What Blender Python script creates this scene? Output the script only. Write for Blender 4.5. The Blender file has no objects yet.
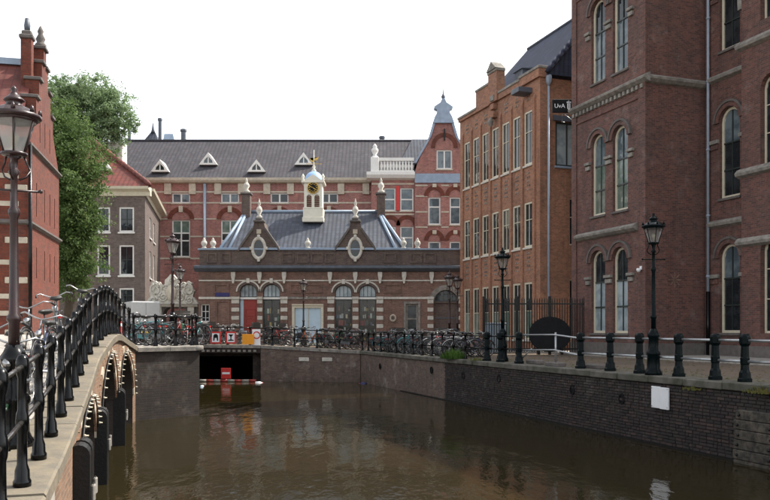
import bpy, bmesh, math, random
from mathutils import Vector, Matrix
from mathutils.geometry import tessellate_polygon
random.seed(7)
R = math.radians
sc = bpy.context.scene
col = sc.collection

# ------------------------------------------------------------------ camera
EYE, FPX, HX, HY = 1.12, 800.0, 385.0, 329.0      # eye height above the quay, focal length in photo pixels, horizon row
cam_d = bpy.data.cameras.new('camera')
cam = bpy.data.objects.new('camera', cam_d); col.objects.link(cam)
cam.location = (0, 0, EYE); cam.rotation_euler = (R(90), 0, 0)
cam_d.sensor_width = 36.0; cam_d.lens = 36.0*FPX/770.0
cam_d.shift_y = (HY-250.0)/770.0
cam_d.clip_start = 0.1; cam_d.clip_end = 3000
sc.camera = cam
# ------------------------------------------------------------------ sky, sun, exposure
SUN_EL, SUN_AZ = 52.0, 64.0                        # azimuth: degrees from +Y towards +X
w = bpy.data.worlds.new('World'); sc.world = w; w.use_nodes = True
nt = w.node_tree; nt.nodes.clear()
sky = nt.nodes.new('ShaderNodeTexSky'); sky.sky_type = 'NISHITA'; sky.sun_disc = False
sky.sun_elevation = R(SUN_EL); sky.sun_rotation = R(SUN_AZ)
sky.air_density = 1.0; sky.dust_density = 2.0; sky.ozone_density = 1.0
bg = nt.nodes.new('ShaderNodeBackground'); bg.inputs['Strength'].default_value = 0.15
ow = nt.nodes.new('ShaderNodeOutputWorld')
hs_ = nt.nodes.new('ShaderNodeHueSaturation'); hs_.inputs['Saturation'].default_value = .2   # hazy, nearly white summer sky
nt.links.new(sky.outputs[0], hs_.inputs['Color']); nt.links.new(hs_.outputs[0], bg.inputs[0]); nt.links.new(bg.outputs[0], ow.inputs[0])
sd = bpy.data.lights.new('sun', 'SUN'); sd.energy = 2.5; sd.angle = R(0.5); sd.color = (1, .93, .82)
sun = bpy.data.objects.new('sun', sd); col.objects.link(sun)
sv = Vector((math.sin(R(SUN_AZ))*math.cos(R(SUN_EL)), math.cos(R(SUN_AZ))*math.cos(R(SUN_EL)), math.sin(R(SUN_EL))))
sun.rotation_euler = sv.to_track_quat('Z', 'Y').to_euler(); sun.location = sv*80
sc.view_settings.view_transform = 'Standard'; sc.view_settings.look = 'None'
sc.view_settings.exposure = 1.42; sc.view_settings.gamma = 1.0
sc.render.engine = 'CYCLES'

def PX(px, Y): return (px-HX)/FPX*Y
def PZ(py, Y): return EYE+(HY-py)/FPX*Y

# ------------------------------------------------------------------ materials
MATS = {}
def nodes(name):
    m = bpy.data.materials.new(name); m.use_nodes = True
    t = m.node_tree; p = t.nodes['Principled BSDF']; MATS[name] = m
    return m, t, p, (lambda a, b: t.links.new(a, b)), (lambda k: t.nodes.new('ShaderNode'+k))
def mixc(t, a, b, fac, mode='MIX'):
    n = t.nodes.new('ShaderNodeMix'); n.data_type = 'RGBA'; n.blend_type = mode
    for k, v in ((0, fac), (6, a), (7, b)):
        if hasattr(v, 'is_output'): t.links.new(v, n.inputs[k])
        else: n.inputs[k].default_value = v if k == 0 else (v[0], v[1], v[2], 1)
    return n.outputs[2]
def ramp(t, src, a, b, c0=(0, 0, 0), c1=(1, 1, 1)):
    n = t.nodes.new('ShaderNodeValToRGB'); t.links.new(src, n.inputs[0])
    n.color_ramp.elements[0].position = a; n.color_ramp.elements[1].position = b
    n.color_ramp.elements[0].color = (*c0, 1); n.color_ramp.elements[1].color = (*c1, 1)
    return n.outputs[0]
def noise(t, vec, scale, detail=4, rough=.55):
    n = t.nodes.new('ShaderNodeTexNoise'); n.inputs['Scale'].default_value = scale
    n.inputs['Detail'].default_value = detail; n.inputs['Roughness'].default_value = rough
    t.links.new(vec, n.inputs['Vector']); return n.outputs['Fac']
def brick_mat(name, c1, c2, mortar, w=.22, h=.07, ms=.009, stain=.35, stain_c=(.05, .045, .04), rough=.85, bump=.4, pale=0.0, streak=.45, odd=.28):
    m, t, p, L, N = nodes(name)
    uv = N('UVMap').outputs[0]; geo = N('NewGeometry').outputs['Position']
    b = N('TexBrick'); L(uv, b.inputs['Vector']); b.inputs['Scale'].default_value = 1
    b.inputs['Brick Width'].default_value = w; b.inputs['Row Height'].default_value = h
    b.inputs['Mortar Size'].default_value = ms; b.inputs['Mortar Smooth'].default_value = .2; b.inputs['Bias'].default_value = -.1
    for k, c in (('Color1', c1), ('Color2', c2), ('Mortar', mortar)): b.inputs[k].default_value = (*c, 1)
    n1 = noise(t, geo, .45, 5); n2 = noise(t, geo, 3.2, 4, .6); n3 = noise(t, geo, 14, 3)
    c = mixc(t, b.outputs['Color'], stain_c, ramp(t, n1, .45, .78, (0, 0, 0), (stain,)*3))
    c = mixc(t, c, (1.25, 1.2, 1.15), ramp(t, n2, .35, .75, (0, 0, 0), (.8,)*3), 'MULTIPLY')
    c = mixc(t, c, (.55, .55, .55), ramp(t, n3, .5, .75, (0, 0, 0), (.5,)*3), 'MULTIPLY')
    mpn = N('Mapping'); mpn.inputs['Scale'].default_value = (2.2, 2.2, .16); L(geo, mpn.inputs[0])     # rain streaks and soot
    c = mixc(t, c, tuple(x*.45 for x in c2), ramp(t, noise(t, mpn.outputs[0], 1.0, 5, .65), .52, .74, (0, 0, 0), (streak,)*3))
    vor = N('TexVoronoi'); L(uv, vor.inputs['Vector']); vor.inputs['Scale'].default_value = 7.5                 # odd-coloured bricks
    vs_ = N('SeparateColor'); L(vor.outputs['Color'], vs_.inputs[0])
    c = mixc(t, c, (.45, .45, .5), ramp(t, vs_.outputs[0], .8, .84, (0, 0, 0), (odd,)*3), 'MULTIPLY')
    c = mixc(t, c, (1.5, 1.4, 1.3), ramp(t, vs_.outputs[1], .84, .88, (0, 0, 0), (odd,)*3), 'MULTIPLY')
    if pale: c = mixc(t, c, (.42, .38, .34), ramp(t, noise(t, geo, 1.1, 6, .7), .56, .72, (0, 0, 0), (pale,)*3))
    L(c, p.inputs['Base Color']); p.inputs['Roughness'].default_value = rough
    bp = N('Bump'); bp.inputs['Strength'].default_value = bump; bp.inputs['Distance'].default_value = .012
    hh = N('Math'); hh.operation = 'MULTIPLY_ADD'; L(b.outputs['Fac'], hh.inputs[0]); hh.inputs[1].default_value = -1; L(n3, hh.inputs[2])
    L(hh.outputs[0], bp.inputs['Height']); L(bp.outputs[0], p.inputs['Normal'])
    return m
def plain(name, c, rough=.6, metal=0, var=.25, scale=6, bump=.1, dark=None, spec=None, coat=0):
    m, t, p, L, N = nodes(name)
    geo = N('NewGeometry').outputs['Position']
    a = noise(t, geo, scale, 5); b2 = noise(t, geo, scale*.16, 4)
    d = dark or tuple(x*.55 for x in c)
    cc = mixc(t, c, d, ramp(t, a, .38, .72, (0, 0, 0), (var*1.3,)*3))
    cc = mixc(t, cc, d, ramp(t, b2, .45, .75, (0, 0, 0), (var,)*3))
    L(cc, p.inputs['Base Color']); p.inputs['Metallic'].default_value = metal
    L(ramp(t, a, .2, .8, (max(.05, rough-.12),)*3, (min(1, rough+.15),)*3), p.inputs['Roughness'])
    if spec is not None: p.inputs['Specular IOR Level'].default_value = spec
    if coat: p.inputs['Coat Weight'].default_value = coat
    if bump:
        bp = N('Bump'); bp.inputs['Strength'].default_value = bump; bp.inputs['Distance'].default_value = .02
        L(noise(t, geo, scale*4, 4), bp.inputs['Height']); L(bp.outputs[0], p.inputs['Normal'])
    return m
def tile_mat(name, c1, c2, w=.24, h=.3, rough=.55, spot=None, bump=.16):
    m, t, p, L, N = nodes(name)
    uv = N('UVMap').outputs[0]; geo = N('NewGeometry').outputs['Position']
    b = N('TexBrick'); L(uv, b.inputs['Vector']); b.inputs['Scale'].default_value = 1; b.offset = 0
    b.inputs['Brick Width'].default_value = w; b.inputs['Row Height'].default_value = h
    b.inputs['Mortar Size'].default_value = .018; b.inputs['Mortar Smooth'].default_value = .6
    b.inputs['Color1'].default_value = (*c1, 1); b.inputs['Color2'].default_value = (*c2, 1)
    b.inputs['Mortar'].default_value = (*[x*.4 for x in c1], 1)
    n = noise(t, geo, 1.2, 5)
    c = mixc(t, b.outputs['Color'], tuple(x*.6 for x in c2), ramp(t, n, .4, .75, (0, 0, 0), (.6,)*3))
    if spot: c = mixc(t, c, spot, ramp(t, noise(t, geo, 4, 5, .7), .54, .68, (0, 0, 0), (.6,)*3))
    c = mixc(t, c, tuple(x*.5 for x in c2), ramp(t, noise(t, geo, .35, 4), .5, .7, (0, 0, 0), (.5,)*3))
    L(c, p.inputs['Base Color']); p.inputs['Roughness'].default_value = rough
    sx = N('SeparateXYZ'); L(uv, sx.inputs[0])
    sn = N('Math'); sn.operation = 'MULTIPLY'; L(sx.outputs[0], sn.inputs[0]); sn.inputs[1].default_value = 2*math.pi/w
    s2 = N('Math'); s2.operation = 'SINE'; L(sn.outputs[0], s2.inputs[0])
    fr = N('Math'); fr.operation = 'MODULO'; L(sx.outputs[1], fr.inputs[0]); fr.inputs[1].default_value = h
    ad = N('Math'); ad.operation = 'MULTIPLY_ADD'; L(fr.outputs[0], ad.inputs[0]); ad.inputs[1].default_value = -7; L(s2.outputs[0], ad.inputs[2])
    bp = N('Bump'); bp.inputs['Strength'].default_value = bump; bp.inputs['Distance'].default_value = .04
    L(ad.outputs[0], bp.inputs['Height']); L(bp.outputs[0], p.inputs['Normal'])
    return m
def glass_mat(name, c, c2, rough=.04, spec=.5, coat=0, sc_=1.6):
    m, t, p, L, N = nodes(name)
    geo = N('NewGeometry').outputs['Position']
    L(mixc(t, c, c2, ramp(t, noise(t, geo, sc_, 4), .45, .62)), p.inputs['Base Color'])
    p.inputs['Roughness'].default_value = rough; p.inputs['Specular IOR Level'].default_value = spec
    p.inputs['Coat Weight'].default_value = coat; p.inputs['Coat Roughness'].default_value = .02
    bp = N('Bump'); bp.inputs['Strength'].default_value = .12; bp.inputs['Distance'].default_value = .03
    L(noise(t, geo, 2.2, 2), bp.inputs['Height']); L(bp.outputs[0], p.inputs['Normal'])
    return m
def leaf_mat(name, c1, c2, c3):
    m, t, p, L, N = nodes(name)
    geo = N('NewGeometry')
    rnd = geo.outputs['Random Per Island']
    c = mixc(t, c1, c2, rnd)
    c = mixc(t, c, c3, ramp(t, noise(t, geo.outputs['Position'], .9, 3), .45, .7, (0, 0, 0), (.8,)*3))
    L(c, p.inputs['Base Color']); p.inputs['Roughness'].default_value = .65; p.inputs['Specular IOR Level'].default_value = .25
    tr = N('BsdfTranslucent'); L(c, tr.inputs[0]); mx = N('MixShader'); mx.inputs[0].default_value = .45
    L(p.outputs[0], mx.inputs[1]); L(tr.outputs[0], mx.inputs[2]); L(mx.outputs[0], t.nodes['Material Output'].inputs[0])
    return m

B_DARK = brick_mat('brick_dark', (.155, .060, .046), (.068, .030, .025), (.12, .092, .08), stain=.45, pale=.18)
B_ORNG = brick_mat('brick_orange', (.34, .148, .082), (.21, .087, .05), (.29, .2, .14), stain=.35, pale=.1)
B_BACK = brick_mat('brick_back', (.33, .125, .105), (.22, .078, .068), (.32, .22, .19), stain=.3, pale=.1, streak=.4)
B_STAT = brick_mat('brick_station', (.205, .108, .082), (.125, .067, .053), (.2, .15, .12), stain=.3, pale=.06)
B_STATD = brick_mat('brick_station_dark', (.125, .085, .07), (.08, .056, .048), (.125, .105, .09), stain=.35)
B_HOUS = brick_mat('brick_house', (.14, .105, .092), (.09, .068, .06), (.13, .11, .1), stain=.35)
B_LEFT = brick_mat('brick_left', (.165, .032, .014), (.09, .021, .012), (.095, .042, .028), stain=.45, stain_c=(.06, .03, .022), pale=.05)
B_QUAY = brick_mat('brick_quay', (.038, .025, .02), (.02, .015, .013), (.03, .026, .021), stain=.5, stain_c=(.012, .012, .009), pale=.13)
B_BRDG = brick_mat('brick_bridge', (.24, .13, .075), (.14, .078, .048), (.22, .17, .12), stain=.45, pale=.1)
COBBLE = brick_mat('street_cobbles', (.15, .105, .072), (.095, .07, .052), (.05, .042, .03), w=.2, h=.1, ms=.014, stain=.45, stain_c=(.2, .16, .09), bump=.8)
PAVE = brick_mat('pavement_slabs', (.33, .31, .28), (.28, .265, .24), (.16, .15, .13), w=.3, h=.3, ms=.008, stain=.3, stain_c=(.2, .18, .15))
S_CREAM = plain('stone_cream', (.52, .46, .36), .8, var=.4, scale=5, dark=(.26, .22, .17))
S_PALE = plain('stone_pale', (.60, .57, .50), .8, var=.4, scale=7, dark=(.27, .25, .21))
S_GREY = plain('stone_grey', (.29, .265, .23), .85, var=.6, scale=5, bump=.3, dark=(.1, .095, .085))
S_COPE = plain('stone_coping', (.18, .148, .10), .8, var=.95, scale=4, bump=.45, dark=(.12, .105, .08))
S_QUAY = plain('stone_quay_coping', (.13, .12, .1), .85, var=.85, scale=3, bump=.4, dark=(.045, .045, .03))
S_DARK = plain('stone_dark', (.13, .115, .105), .85, var=.5, scale=5, bump=.3)
LEAD = plain('lead_blue', (.27, .345, .44), .45, var=.4, scale=3, dark=(.16, .2, .26))
LEADD = plain('lead_dark', (.085, .1, .125), .5, var=.4, scale=3)
SLATE = tile_mat('slate_tiles', (.05, .06, .085), (.025, .03, .046), .26, .3, .7)
SLATB = tile_mat('glazed_blue_tiles', (.03, .04, .08), (.018, .025, .05), .26, .3, .8)
TILEG = tile_mat('grey_pantiles', (.052, .05, .06), (.03, .029, .038), .3, .36, .85, spot=(.085, .045, .042))
TILER = tile_mat('red_pantiles', (.17, .036, .024), (.10, .026, .02), .3, .34, .75)
WHITE = plain('white_paint', (.74, .73, .69), .5, var=.2, scale=8, dark=(.45, .43, .39))
CREAM = plain('cream_paint', (.62, .57, .44), .5, var=.25, scale=8, dark=(.36, .32, .23))
FRAMEG = plain('dark_green_frame', (.025, .035, .032), .4, var=.3)
IRON = plain('black_iron', (.0018, .0022, .0026), .16, var=.3, scale=14, bump=.03, spec=.25)
IRONG = plain('green_iron', (.002, .006, .007), .3, var=.35, scale=14, bump=.03, spec=.1)
IRONB = plain('brown_iron', (.035, .014, .013), .32, var=.5, scale=16, bump=.08, dark=(.008, .007, .008), spec=.45)
STEEL = plain('galvanised_rail', (.42, .44, .45), .38, metal=.75, var=.35, scale=10, bump=.05)
CHROME = plain('chrome', (.38, .38, .38), .25, metal=1, var=.2, bump=0)
PIPE = plain('grey_pipe', (.30, .35, .42), .5, var=.3, scale=4)
WOOD = plain('weathered_timber', (.05, .045, .038), .85, var=.6, scale=6, bump=.4, dark=(.07, .062, .05))
TIMB = plain('black_fender_timber', (.009, .0085, .008), .55, var=.5, scale=6, bump=.3, spec=.3)
RUBBER = plain('rubber', (.018, .018, .019), .7, var=.2, bump=0)
LEATHER = plain('saddle_black', (.02, .019, .018), .5, var=.2, bump=0)
GOLD = plain('gilding', (.55, .36, .08), .35, metal=.6, var=.3, bump=0)
REDP = plain('red_paint', (.55, .03, .025), .45, var=.2)
REDD = plain('red_door_paint', (.30, .035, .025), .5, var=.3)
ORNP = plain('orange_paint', (.85, .33, .01), .45, var=.12)
WHTP = plain('sign_white', (.78, .79, .8), .45, var=.12)
BLKP = plain('black_paint', (.004, .0045, .006), .55, var=.2, spec=.2)
BLUP = plain('navy_enamel', (.03, .03, .13), .35, var=.15)
LBLUE = plain('pale_blue_panel', (.48, .62, .72), .5, var=.15)
YELP = plain('yellow_plate', (.75, .5, .02), .4, var=.1)
BARK = plain('bark', (.075, .058, .042), .9, var=.5, scale=9, bump=.5)
EARTH = plain('earth', (.11, .09, .06), .95, var=.5, scale=8, bump=.5)
G_DARK = glass_mat('window_dark', (.012, .016, .019), (.03, .036, .04))
G_SKY = glass_mat('window_pale', (.07, .095, .11), (.14, .175, .19))
G_BLIND = glass_mat('window_blind', (.34, .40, .42), (.2, .25, .27))
G_GREEN = glass_mat('window_greenish', (.10, .14, .115), (.19, .23, .2))
G_SHOP = glass_mat('window_shop', (.008, .008, .009), (.03, .026, .024))
BULB = plain('bulb_glass', (.4, .35, .26), .25, var=.1, bump=0)
FABR = plain('bicycle_bag', (.07, .075, .1), .8, var=.3)
# clear lantern glass: mostly see-through with a thin reflection
m, t, p, L, N = nodes('lantern_glass')
tr = N('BsdfTransparent'); tr.inputs[0].default_value = (.94, .96, .96, 1); gl = N('BsdfGlossy'); gl.inputs['Roughness'].default_value = .08
df = N('BsdfTranslucent'); df.inputs[0].default_value = (.85, .87, .85, 1)
m1 = N('MixShader'); m1.inputs[0].default_value = .12; m2 = N('MixShader'); m2.inputs[0].default_value = .28
L(tr.outputs[0], m1.inputs[1]); L(gl.outputs[0], m1.inputs[2]); L(m1.outputs[0], m2.inputs[1]); L(df.outputs[0], m2.inputs[2])
L(m2.outputs[0], t.nodes['Material Output'].inputs[0]); LGLASS = m
m, t, p, L, N = nodes('shop_glass')                   # see-through shop window with a faint reflection
tr = N('BsdfTransparent'); tr.inputs[0].default_value = (.92, .94, .93, 1); gl = N('BsdfGlossy'); gl.inputs['Roughness'].default_value = .03
m1 = N('MixShader'); m1.inputs[0].default_value = .035; L(tr.outputs[0], m1.inputs[1]); L(gl.outputs[0], m1.inputs[2]); L(m1.outputs[0], t.nodes['Material Output'].inputs[0]); CLEAR = m
m, t, p, L, N = nodes('shop_goods')
rp = N('ValToRGB'); rp.color_ramp.interpolation = 'CONSTANT'; L(N('NewGeometry').outputs['Random Per Island'], rp.inputs[0])
for i_, c_ in enumerate(((.6, .5, .35), (.3, .06, .04), (.5, .5, .48), (.1, .12, .2), (.55, .38, .12), (.2, .12, .06), (.65, .63, .58), (.05, .12, .08))):
    e_ = rp.color_ramp.elements[i_] if i_ < 2 else rp.color_ramp.elements.new(i_/8)
    e_.position = i_/8; e_.color = (*c_, 1)
L(rp.outputs[0], p.inputs['Base Color']); p.inputs['Roughness'].default_value = .6; GOODS = m
# canal water
m, t, p, L, N = nodes('canal_water')
geo = N('NewGeometry').outputs['Position']
mp = N('Mapping'); mp.inputs['Scale'].default_value = (1, .42, 1); mp.inputs['Rotation'].default_value = (0, 0, R(-14)); L(geo, mp.inputs[0])
n1 = noise(t, mp.outputs[0], 1.3, 4, .5); n2 = noise(t, mp.outputs[0], 6.0, 3, .55); n3 = noise(t, geo, .16, 3)
ma = N('Math'); ma.operation = 'MULTIPLY_ADD'; L(n2, ma.inputs[0]); ma.inputs[1].default_value = .22; L(n1, ma.inputs[2])
bp = N('Bump'); bp.inputs['Distance'].default_value = .10; L(ma.outputs[0], bp.inputs['Height'])
L(ramp(t, n3, .35, .65, (.14,)*3, (.34,)*3), bp.inputs['Strength'])
L(mixc(t, (.024, .018, .0065), (.015, .0125, .005), n3), p.inputs['Base Color'])
p.inputs['Roughness'].default_value = .06; p.inputs['IOR'].default_value = 1.36; L(bp.outputs[0], p.inputs['Normal'])
WATER = m
def attr_brick(name, stain_c):
    m, t, p, L, N = nodes(name)
    at = N('AttributeHelper') if False else N('Attribute'); at.attribute_name = 'tone'
    geo = N('NewGeometry').outputs['Position']
    c = mixc(t, at.outputs['Color'], stain_c, ramp(t, noise(t, geo, .6, 5), .42, .75, (0, 0, 0), (.6,)*3))
    c = mixc(t, c, (.22, .2, .18), ramp(t, noise(t, geo, 2.0, 6, .7), .56, .72, (0, 0, 0), (.35,)*3))
    L(c, p.inputs['Base Color']); p.inputs['Roughness'].default_value = .85
    bp = N('Bump'); bp.inputs['Strength'].default_value = .4; bp.inputs['Distance'].default_value = .01
    L(noise(t, geo, 40, 3), bp.inputs['Height']); L(bp.outputs[0], p.inputs['Normal'])
    return m
BR_ATTR = attr_brick('quay_bricks', (.028, .03, .022))

# ------------------------------------------------------------------ mesh helpers
class MB:
    def __init__(s, M=None): s.v = []; s.f = []; s.sm = []; s.mi = []; s.M = M or Matrix()
    def add(s, vs, fs, smooth=False, mi=0):
        o = len(s.v); M = s.M
        s.v += [tuple(M @ Vector(v)) for v in vs]
        s.f += [tuple(i+o for i in f) for f in fs]; s.sm += [smooth]*len(fs); s.mi += [mi]*len(fs); return s
    def box(s, x0, x1, y0, y1, z0, z1, mi=0):
        return s.add([(x0,y0,z0),(x1,y0,z0),(x1,y1,z0),(x0,y1,z0),(x0,y0,z1),(x1,y0,z1),(x1,y1,z1),(x0,y1,z1)],
                     [(0,3,2,1),(4,5,6,7),(0,1,5,4),(1,2,6,5),(2,3,7,6),(3,0,4,7)], False, mi)
    def cbox(s, x0, x1, y0, y1, z0, z1, c=.01):          # box with chamfered edges
        b = []
        for z, e in ((z0, c), (z0+c, 0), (z1-c, 0), (z1, c)):
            b.append([(x0+c+e, y0+e, z), (x1-c-e, y0+e, z), (x1-e, y0+c+e, z), (x1-e, y1-c-e, z), (x1-c-e, y1-e, z), (x0+c+e, y1-e, z), (x0+e, y1-c-e, z), (x0+e, y0+c+e, z)])
        return s.loft(b, True)
    def loft(s, rings, caps=True, closed=True, smooth=False):
        n = len(rings[0]); vs = [p for r in rings for p in r]; fs = []
        for i in range(len(rings)-1):
            for j in range(n if closed else n-1):
                k = (j+1) % n; fs.append((i*n+j, i*n+k, (i+1)*n+k, (i+1)*n+j))
        if caps: fs += [tuple(range(n))[::-1], tuple(range((len(rings)-1)*n, len(rings)*n))]
        return s.add(vs, fs, smooth)
    def prism(s, pts, y0, y1):                           # (x,z) outline extruded along y
        n = len(pts)
        return s.loft([[(x, y0, z) for x, z in pts], [(x, y1, z) for x, z in pts]])
    def prism_xy(s, pts, z0, z1):
        return s.loft([[(x, y, z0) for x, y in pts], [(x, y, z1) for x, y in pts]])
    def prism_yz(s, pts, x0, x1):
        return s.loft([[(x0, y, z) for y, z in pts], [(x1, y, z) for y, z in pts]])
    def tube(s, path, r, n=8, caps=True, smooth=True):
        P = [Vector(p) for p in path]; rr = r if isinstance(r, (list, tuple)) else [r]*len(P)
        rings = []; up = None
        for i, p in enumerate(P):
            d = (P[min(i+1, len(P)-1)]-P[max(i-1, 0)]).normalized()
            if up is None: up = Vector((0, 0, 1)) if abs(d.z) < .9 else Vector((1, 0, 0))
            a = d.cross(up)
            if a.length < 1e-4: a = d.orthogonal()
            a.normalize(); b = d.cross(a).normalized(); up = -b if False else up
            rings.append([tuple(p+(a*math.cos(2*math.pi*k/n)+b*math.sin(2*math.pi*k/n))*rr[i]) for k in range(n)])
        return s.loft(rings, caps, True, smooth)
    def lathe(s, prof, n=12, c=(0, 0), smooth=True, z0=0, ph=0):
        rings = [[(c[0]+r*math.cos(2*math.pi*k/n+ph), c[1]+r*math.sin(2*math.pi*k/n+ph), z0+z) for k in range(n)] for r, z in prof]
        return s.loft(rings, True, True, smooth)
    def wall(s, x0, x1, z0, z1, ops, rev=.2, y=0, seg=10):
        xs = sorted({x0, x1, *[o[0] for o in ops], *[o[1] for o in ops]}); zs = sorted({z0, z1, *[o[2] for o in ops], *[o[3] for o in ops]})
        xs = [x for x in xs if x0 <= x <= x1]; zs = [z for z in zs if z0 <= z <= z1]
        for i in range(len(xs)-1):
            j = 0
            while j < len(zs)-1:
                def hole(jj):
                    cx, cz = (xs[i]+xs[i+1])/2, (zs[jj]+zs[jj+1])/2
                    return any(o[0] < cx < o[1] and o[2] < cz < o[3] for o in ops)
                if hole(j): j += 1; continue
                k = j
                while k+1 < len(zs)-1 and not hole(k+1): k += 1
                s.add([(xs[i], y, zs[j]), (xs[i+1], y, zs[j]), (xs[i+1], y, zs[k+1]), (xs[i], y, zs[k+1])], [(0, 1, 2, 3)]); j = k+1
        for o in ops:
            con = contour(o[0], o[1], o[2], o[3], o[4] if len(o) > 4 else 0, seg)
            n = len(con)
            s.loft([[(x, y, z) for x, z in con], [(x, y+rev, z) for x, z in con]], False)
            if len(o) > 4 and o[4]:
                arc = con[2:]
                for a, b in zip(arc[:-1], arc[1:]):
                    if abs(a[0]-b[0]) > 1e-6: s.add([(a[0], y, a[1]), (b[0], y, b[1]), (b[0], y, o[3]), (a[0], y, o[3])], [(0, 1, 2, 3)])
        return s
    def mesh(s, name, mats, inv=None):
        me = bpy.data.meshes.new(name)
        vs = [tuple(inv @ Vector(v)) for v in s.v] if inv is not None else s.v
        me.from_pydata(vs, [], s.f)
        for mm in (mats if isinstance(mats, (list, tuple)) else [mats]): me.materials.append(mm)
        me.polygons.foreach_set('use_smooth', s.sm); me.polygons.foreach_set('material_index', s.mi)
        bm = bmesh.new(); bm.from_mesh(me); bmesh.ops.recalc_face_normals(bm, faces=bm.faces)
        uvl = bm.loops.layers.uv.new('UVMap')
        for f in bm.faces:
            n = f.normal
            if abs(n.z) > .92 or n.xy.length < 1e-6:
                for l in f.loops: l[uvl].uv = l.vert.co.xy
            else:
                tx, ty = -n.y/n.xy.length, n.x/n.xy.length
                if tx < -1e-6 or (abs(tx) <= 1e-6 and ty < 0): tx, ty = -tx, -ty
                k = 1/max(.35, n.xy.length)
                for l in f.loops: l[uvl].uv = (l.vert.co.x*tx+l.vert.co.y*ty, l.vert.co.z*k)
        bm.to_mesh(me); bm.free(); me.update(); return me
def contour(xa, xb, za, zb, rise=0, seg=10):
    if not rise: return [(xa, za), (xb, za), (xb, zb), (xa, zb)]
    cx, hw, zs = (xa+xb)/2, (xb-xa)/2, zb-rise
    return [(xa, za), (xb, za)]+[(cx+hw*math.cos(math.pi*k/seg), zs+rise*math.sin(math.pi*k/seg)) for k in range(seg+1)]
def thing(name, label, cat, loc=(0, 0, 0), rotz=0, group=None):
    o = bpy.data.objects.new(name, None); col.objects.link(o); o.empty_display_size = .2
    o.location = loc; o.rotation_euler = (0, 0, rotz); tag(o, label, cat, group)
    o['_m'] = 0
    MTX[o.name] = (Matrix.Translation(loc) @ Matrix.Rotation(rotz, 4, 'Z')).inverted()
    del o['_m']
    return o
MTX = {}
def tag(o, label=None, cat=None, group=None, kind=None):
    for k, v in (('label', label), ('category', cat), ('group', group), ('kind', kind)):
        if v: o[k] = v
    return o
def obj(name, me, parent=None, loc=None, rot=None):
    o = bpy.data.objects.new(name, me); col.objects.link(o)
    if parent: o.parent = parent
    if loc is not None: o.location = loc
    if rot is not None: o.rotation_euler = rot
    return o
def root_of(o):
    while o.parent: o = o.parent
    return o
def part(name, mb, mat, parent, world=False, label=None):   # a part authored in its thing's frame, or in world coordinates
    o = obj(name, mb.mesh(name, mat, MTX[root_of(parent).name] if world else None), parent)
    if label: o['label'] = label
    return o
def struct(name, mb, mat, kind='structure'):
    o = obj(name, mb.mesh(name, mat)); o['kind'] = kind; return o
def copy_tree(o, parent=None):
    c = o.copy(); col.objects.link(c); c.parent = parent
    for ch in o.children: copy_tree(ch, c)
    return c
def ring_frame(mb, xa, xb, za, zb, rise, fw, y0, y1, seg=10, bottom=True):
    a = contour(xa, xb, za, zb, rise, seg); b = contour(xa+fw, xb-fw, za+(fw if bottom else 0), zb-fw, max(0, rise-fw) if rise else 0, seg)
    n = len(a); vs = [(x, y0, z) for x, z in a]+[(x, y0, z) for x, z in b]+[(x, y1, z) for x, z in a]+[(x, y1, z) for x, z in b]
    fs = []
    for i in range(n):
        j = (i+1) % n
        fs += [(i, j, n+j, n+i), (n+i, n+j, 3*n+j, 3*n+i), (2*n+i, 2*n+j, j, i), (3*n+i, 3*n+j, 2*n+j, 2*n+i)]
    mb.add(vs, fs)
def window(parent, M, xa, xb, za, zb, rise=0, fm=None, gm=None, mull=1, trans=(.6,), fw=.06, d=.1, bar=.03, dep=.07, world=False, sill=None, tbar=None, name='window', bm_=None, label=None):
    fm = fm or CREAM; gm = gm or G_DARK
    mb = MB(M); ring_frame(mb, xa, xb, za, zb, rise, fw, d, d+dep)
    ixa, ixb, iza, izb = xa+fw, xb-fw, za+fw, zb-fw
    cx, hw = (ixa+ixb)/2, (ixb-ixa)/2; ri = max(0, rise-fw)
    def top(x): return izb if not rise else izb-ri+ri*math.sqrt(max(0, 1-((x-cx)/hw)**2))
    xs = [ixa+(ixb-ixa)*(i+1)/(mull+1) for i in range(mull)]
    zt = [iza+(izb-iza)*f for f in trans]
    fmb = mb
    if bm_: mb = MB(M)
    for x in xs: mb.box(x-bar/2, x+bar/2, d+.012, d+dep-.012, iza, top(x)-.002)
    for z in zt:
        tb = (tbar or bar)/2
        k = hw if not rise or z < izb-ri else hw*math.sqrt(max(0, 1-((z-(izb-ri))/ri)**2))
        mb.box(cx-k, cx+k, d+.006, d+dep-.006, z-tb, z+tb)
    w = part(name, fmb, fm, parent, world, label)
    if bm_ and mb.v: part('sash_bars', mb, bm_, w, world)
    if sill: sb = MB(M); sb.cbox(xa-.06, xb+.06, -.08, d+.02, za-.1, za-.004, .012); part('sill', sb, sill, w, world)
    ex = [ixa]+xs+[ixb]; ez = [iza]+zt+[izb]
    for i in range(len(ex)-1):
        for j in range(len(ez)-1):
            a, b, c, e = ex[i], ex[i+1], ez[j], ez[j+1]
            if rise and j == len(ez)-2: pts = [(a, c), (b, c)]+[(b+(a-b)*k/6, max(c+.001, top(b+(a-b)*k/6))) for k in range(7)]
            else: pts = [(a, c), (b, c), (b, e), (a, e)]
            pb = MB(M); pb.prism(pts, d+dep*.5, d+dep*.5+.012)
            g = gm[(j) % len(gm)] if isinstance(gm, (list, tuple)) else gm
            part('pane', pb, g, w, world)
    return w
def FR(Y): return Matrix.Translation((0, Y, 0))       # frontal facade plane at depth Y

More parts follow.
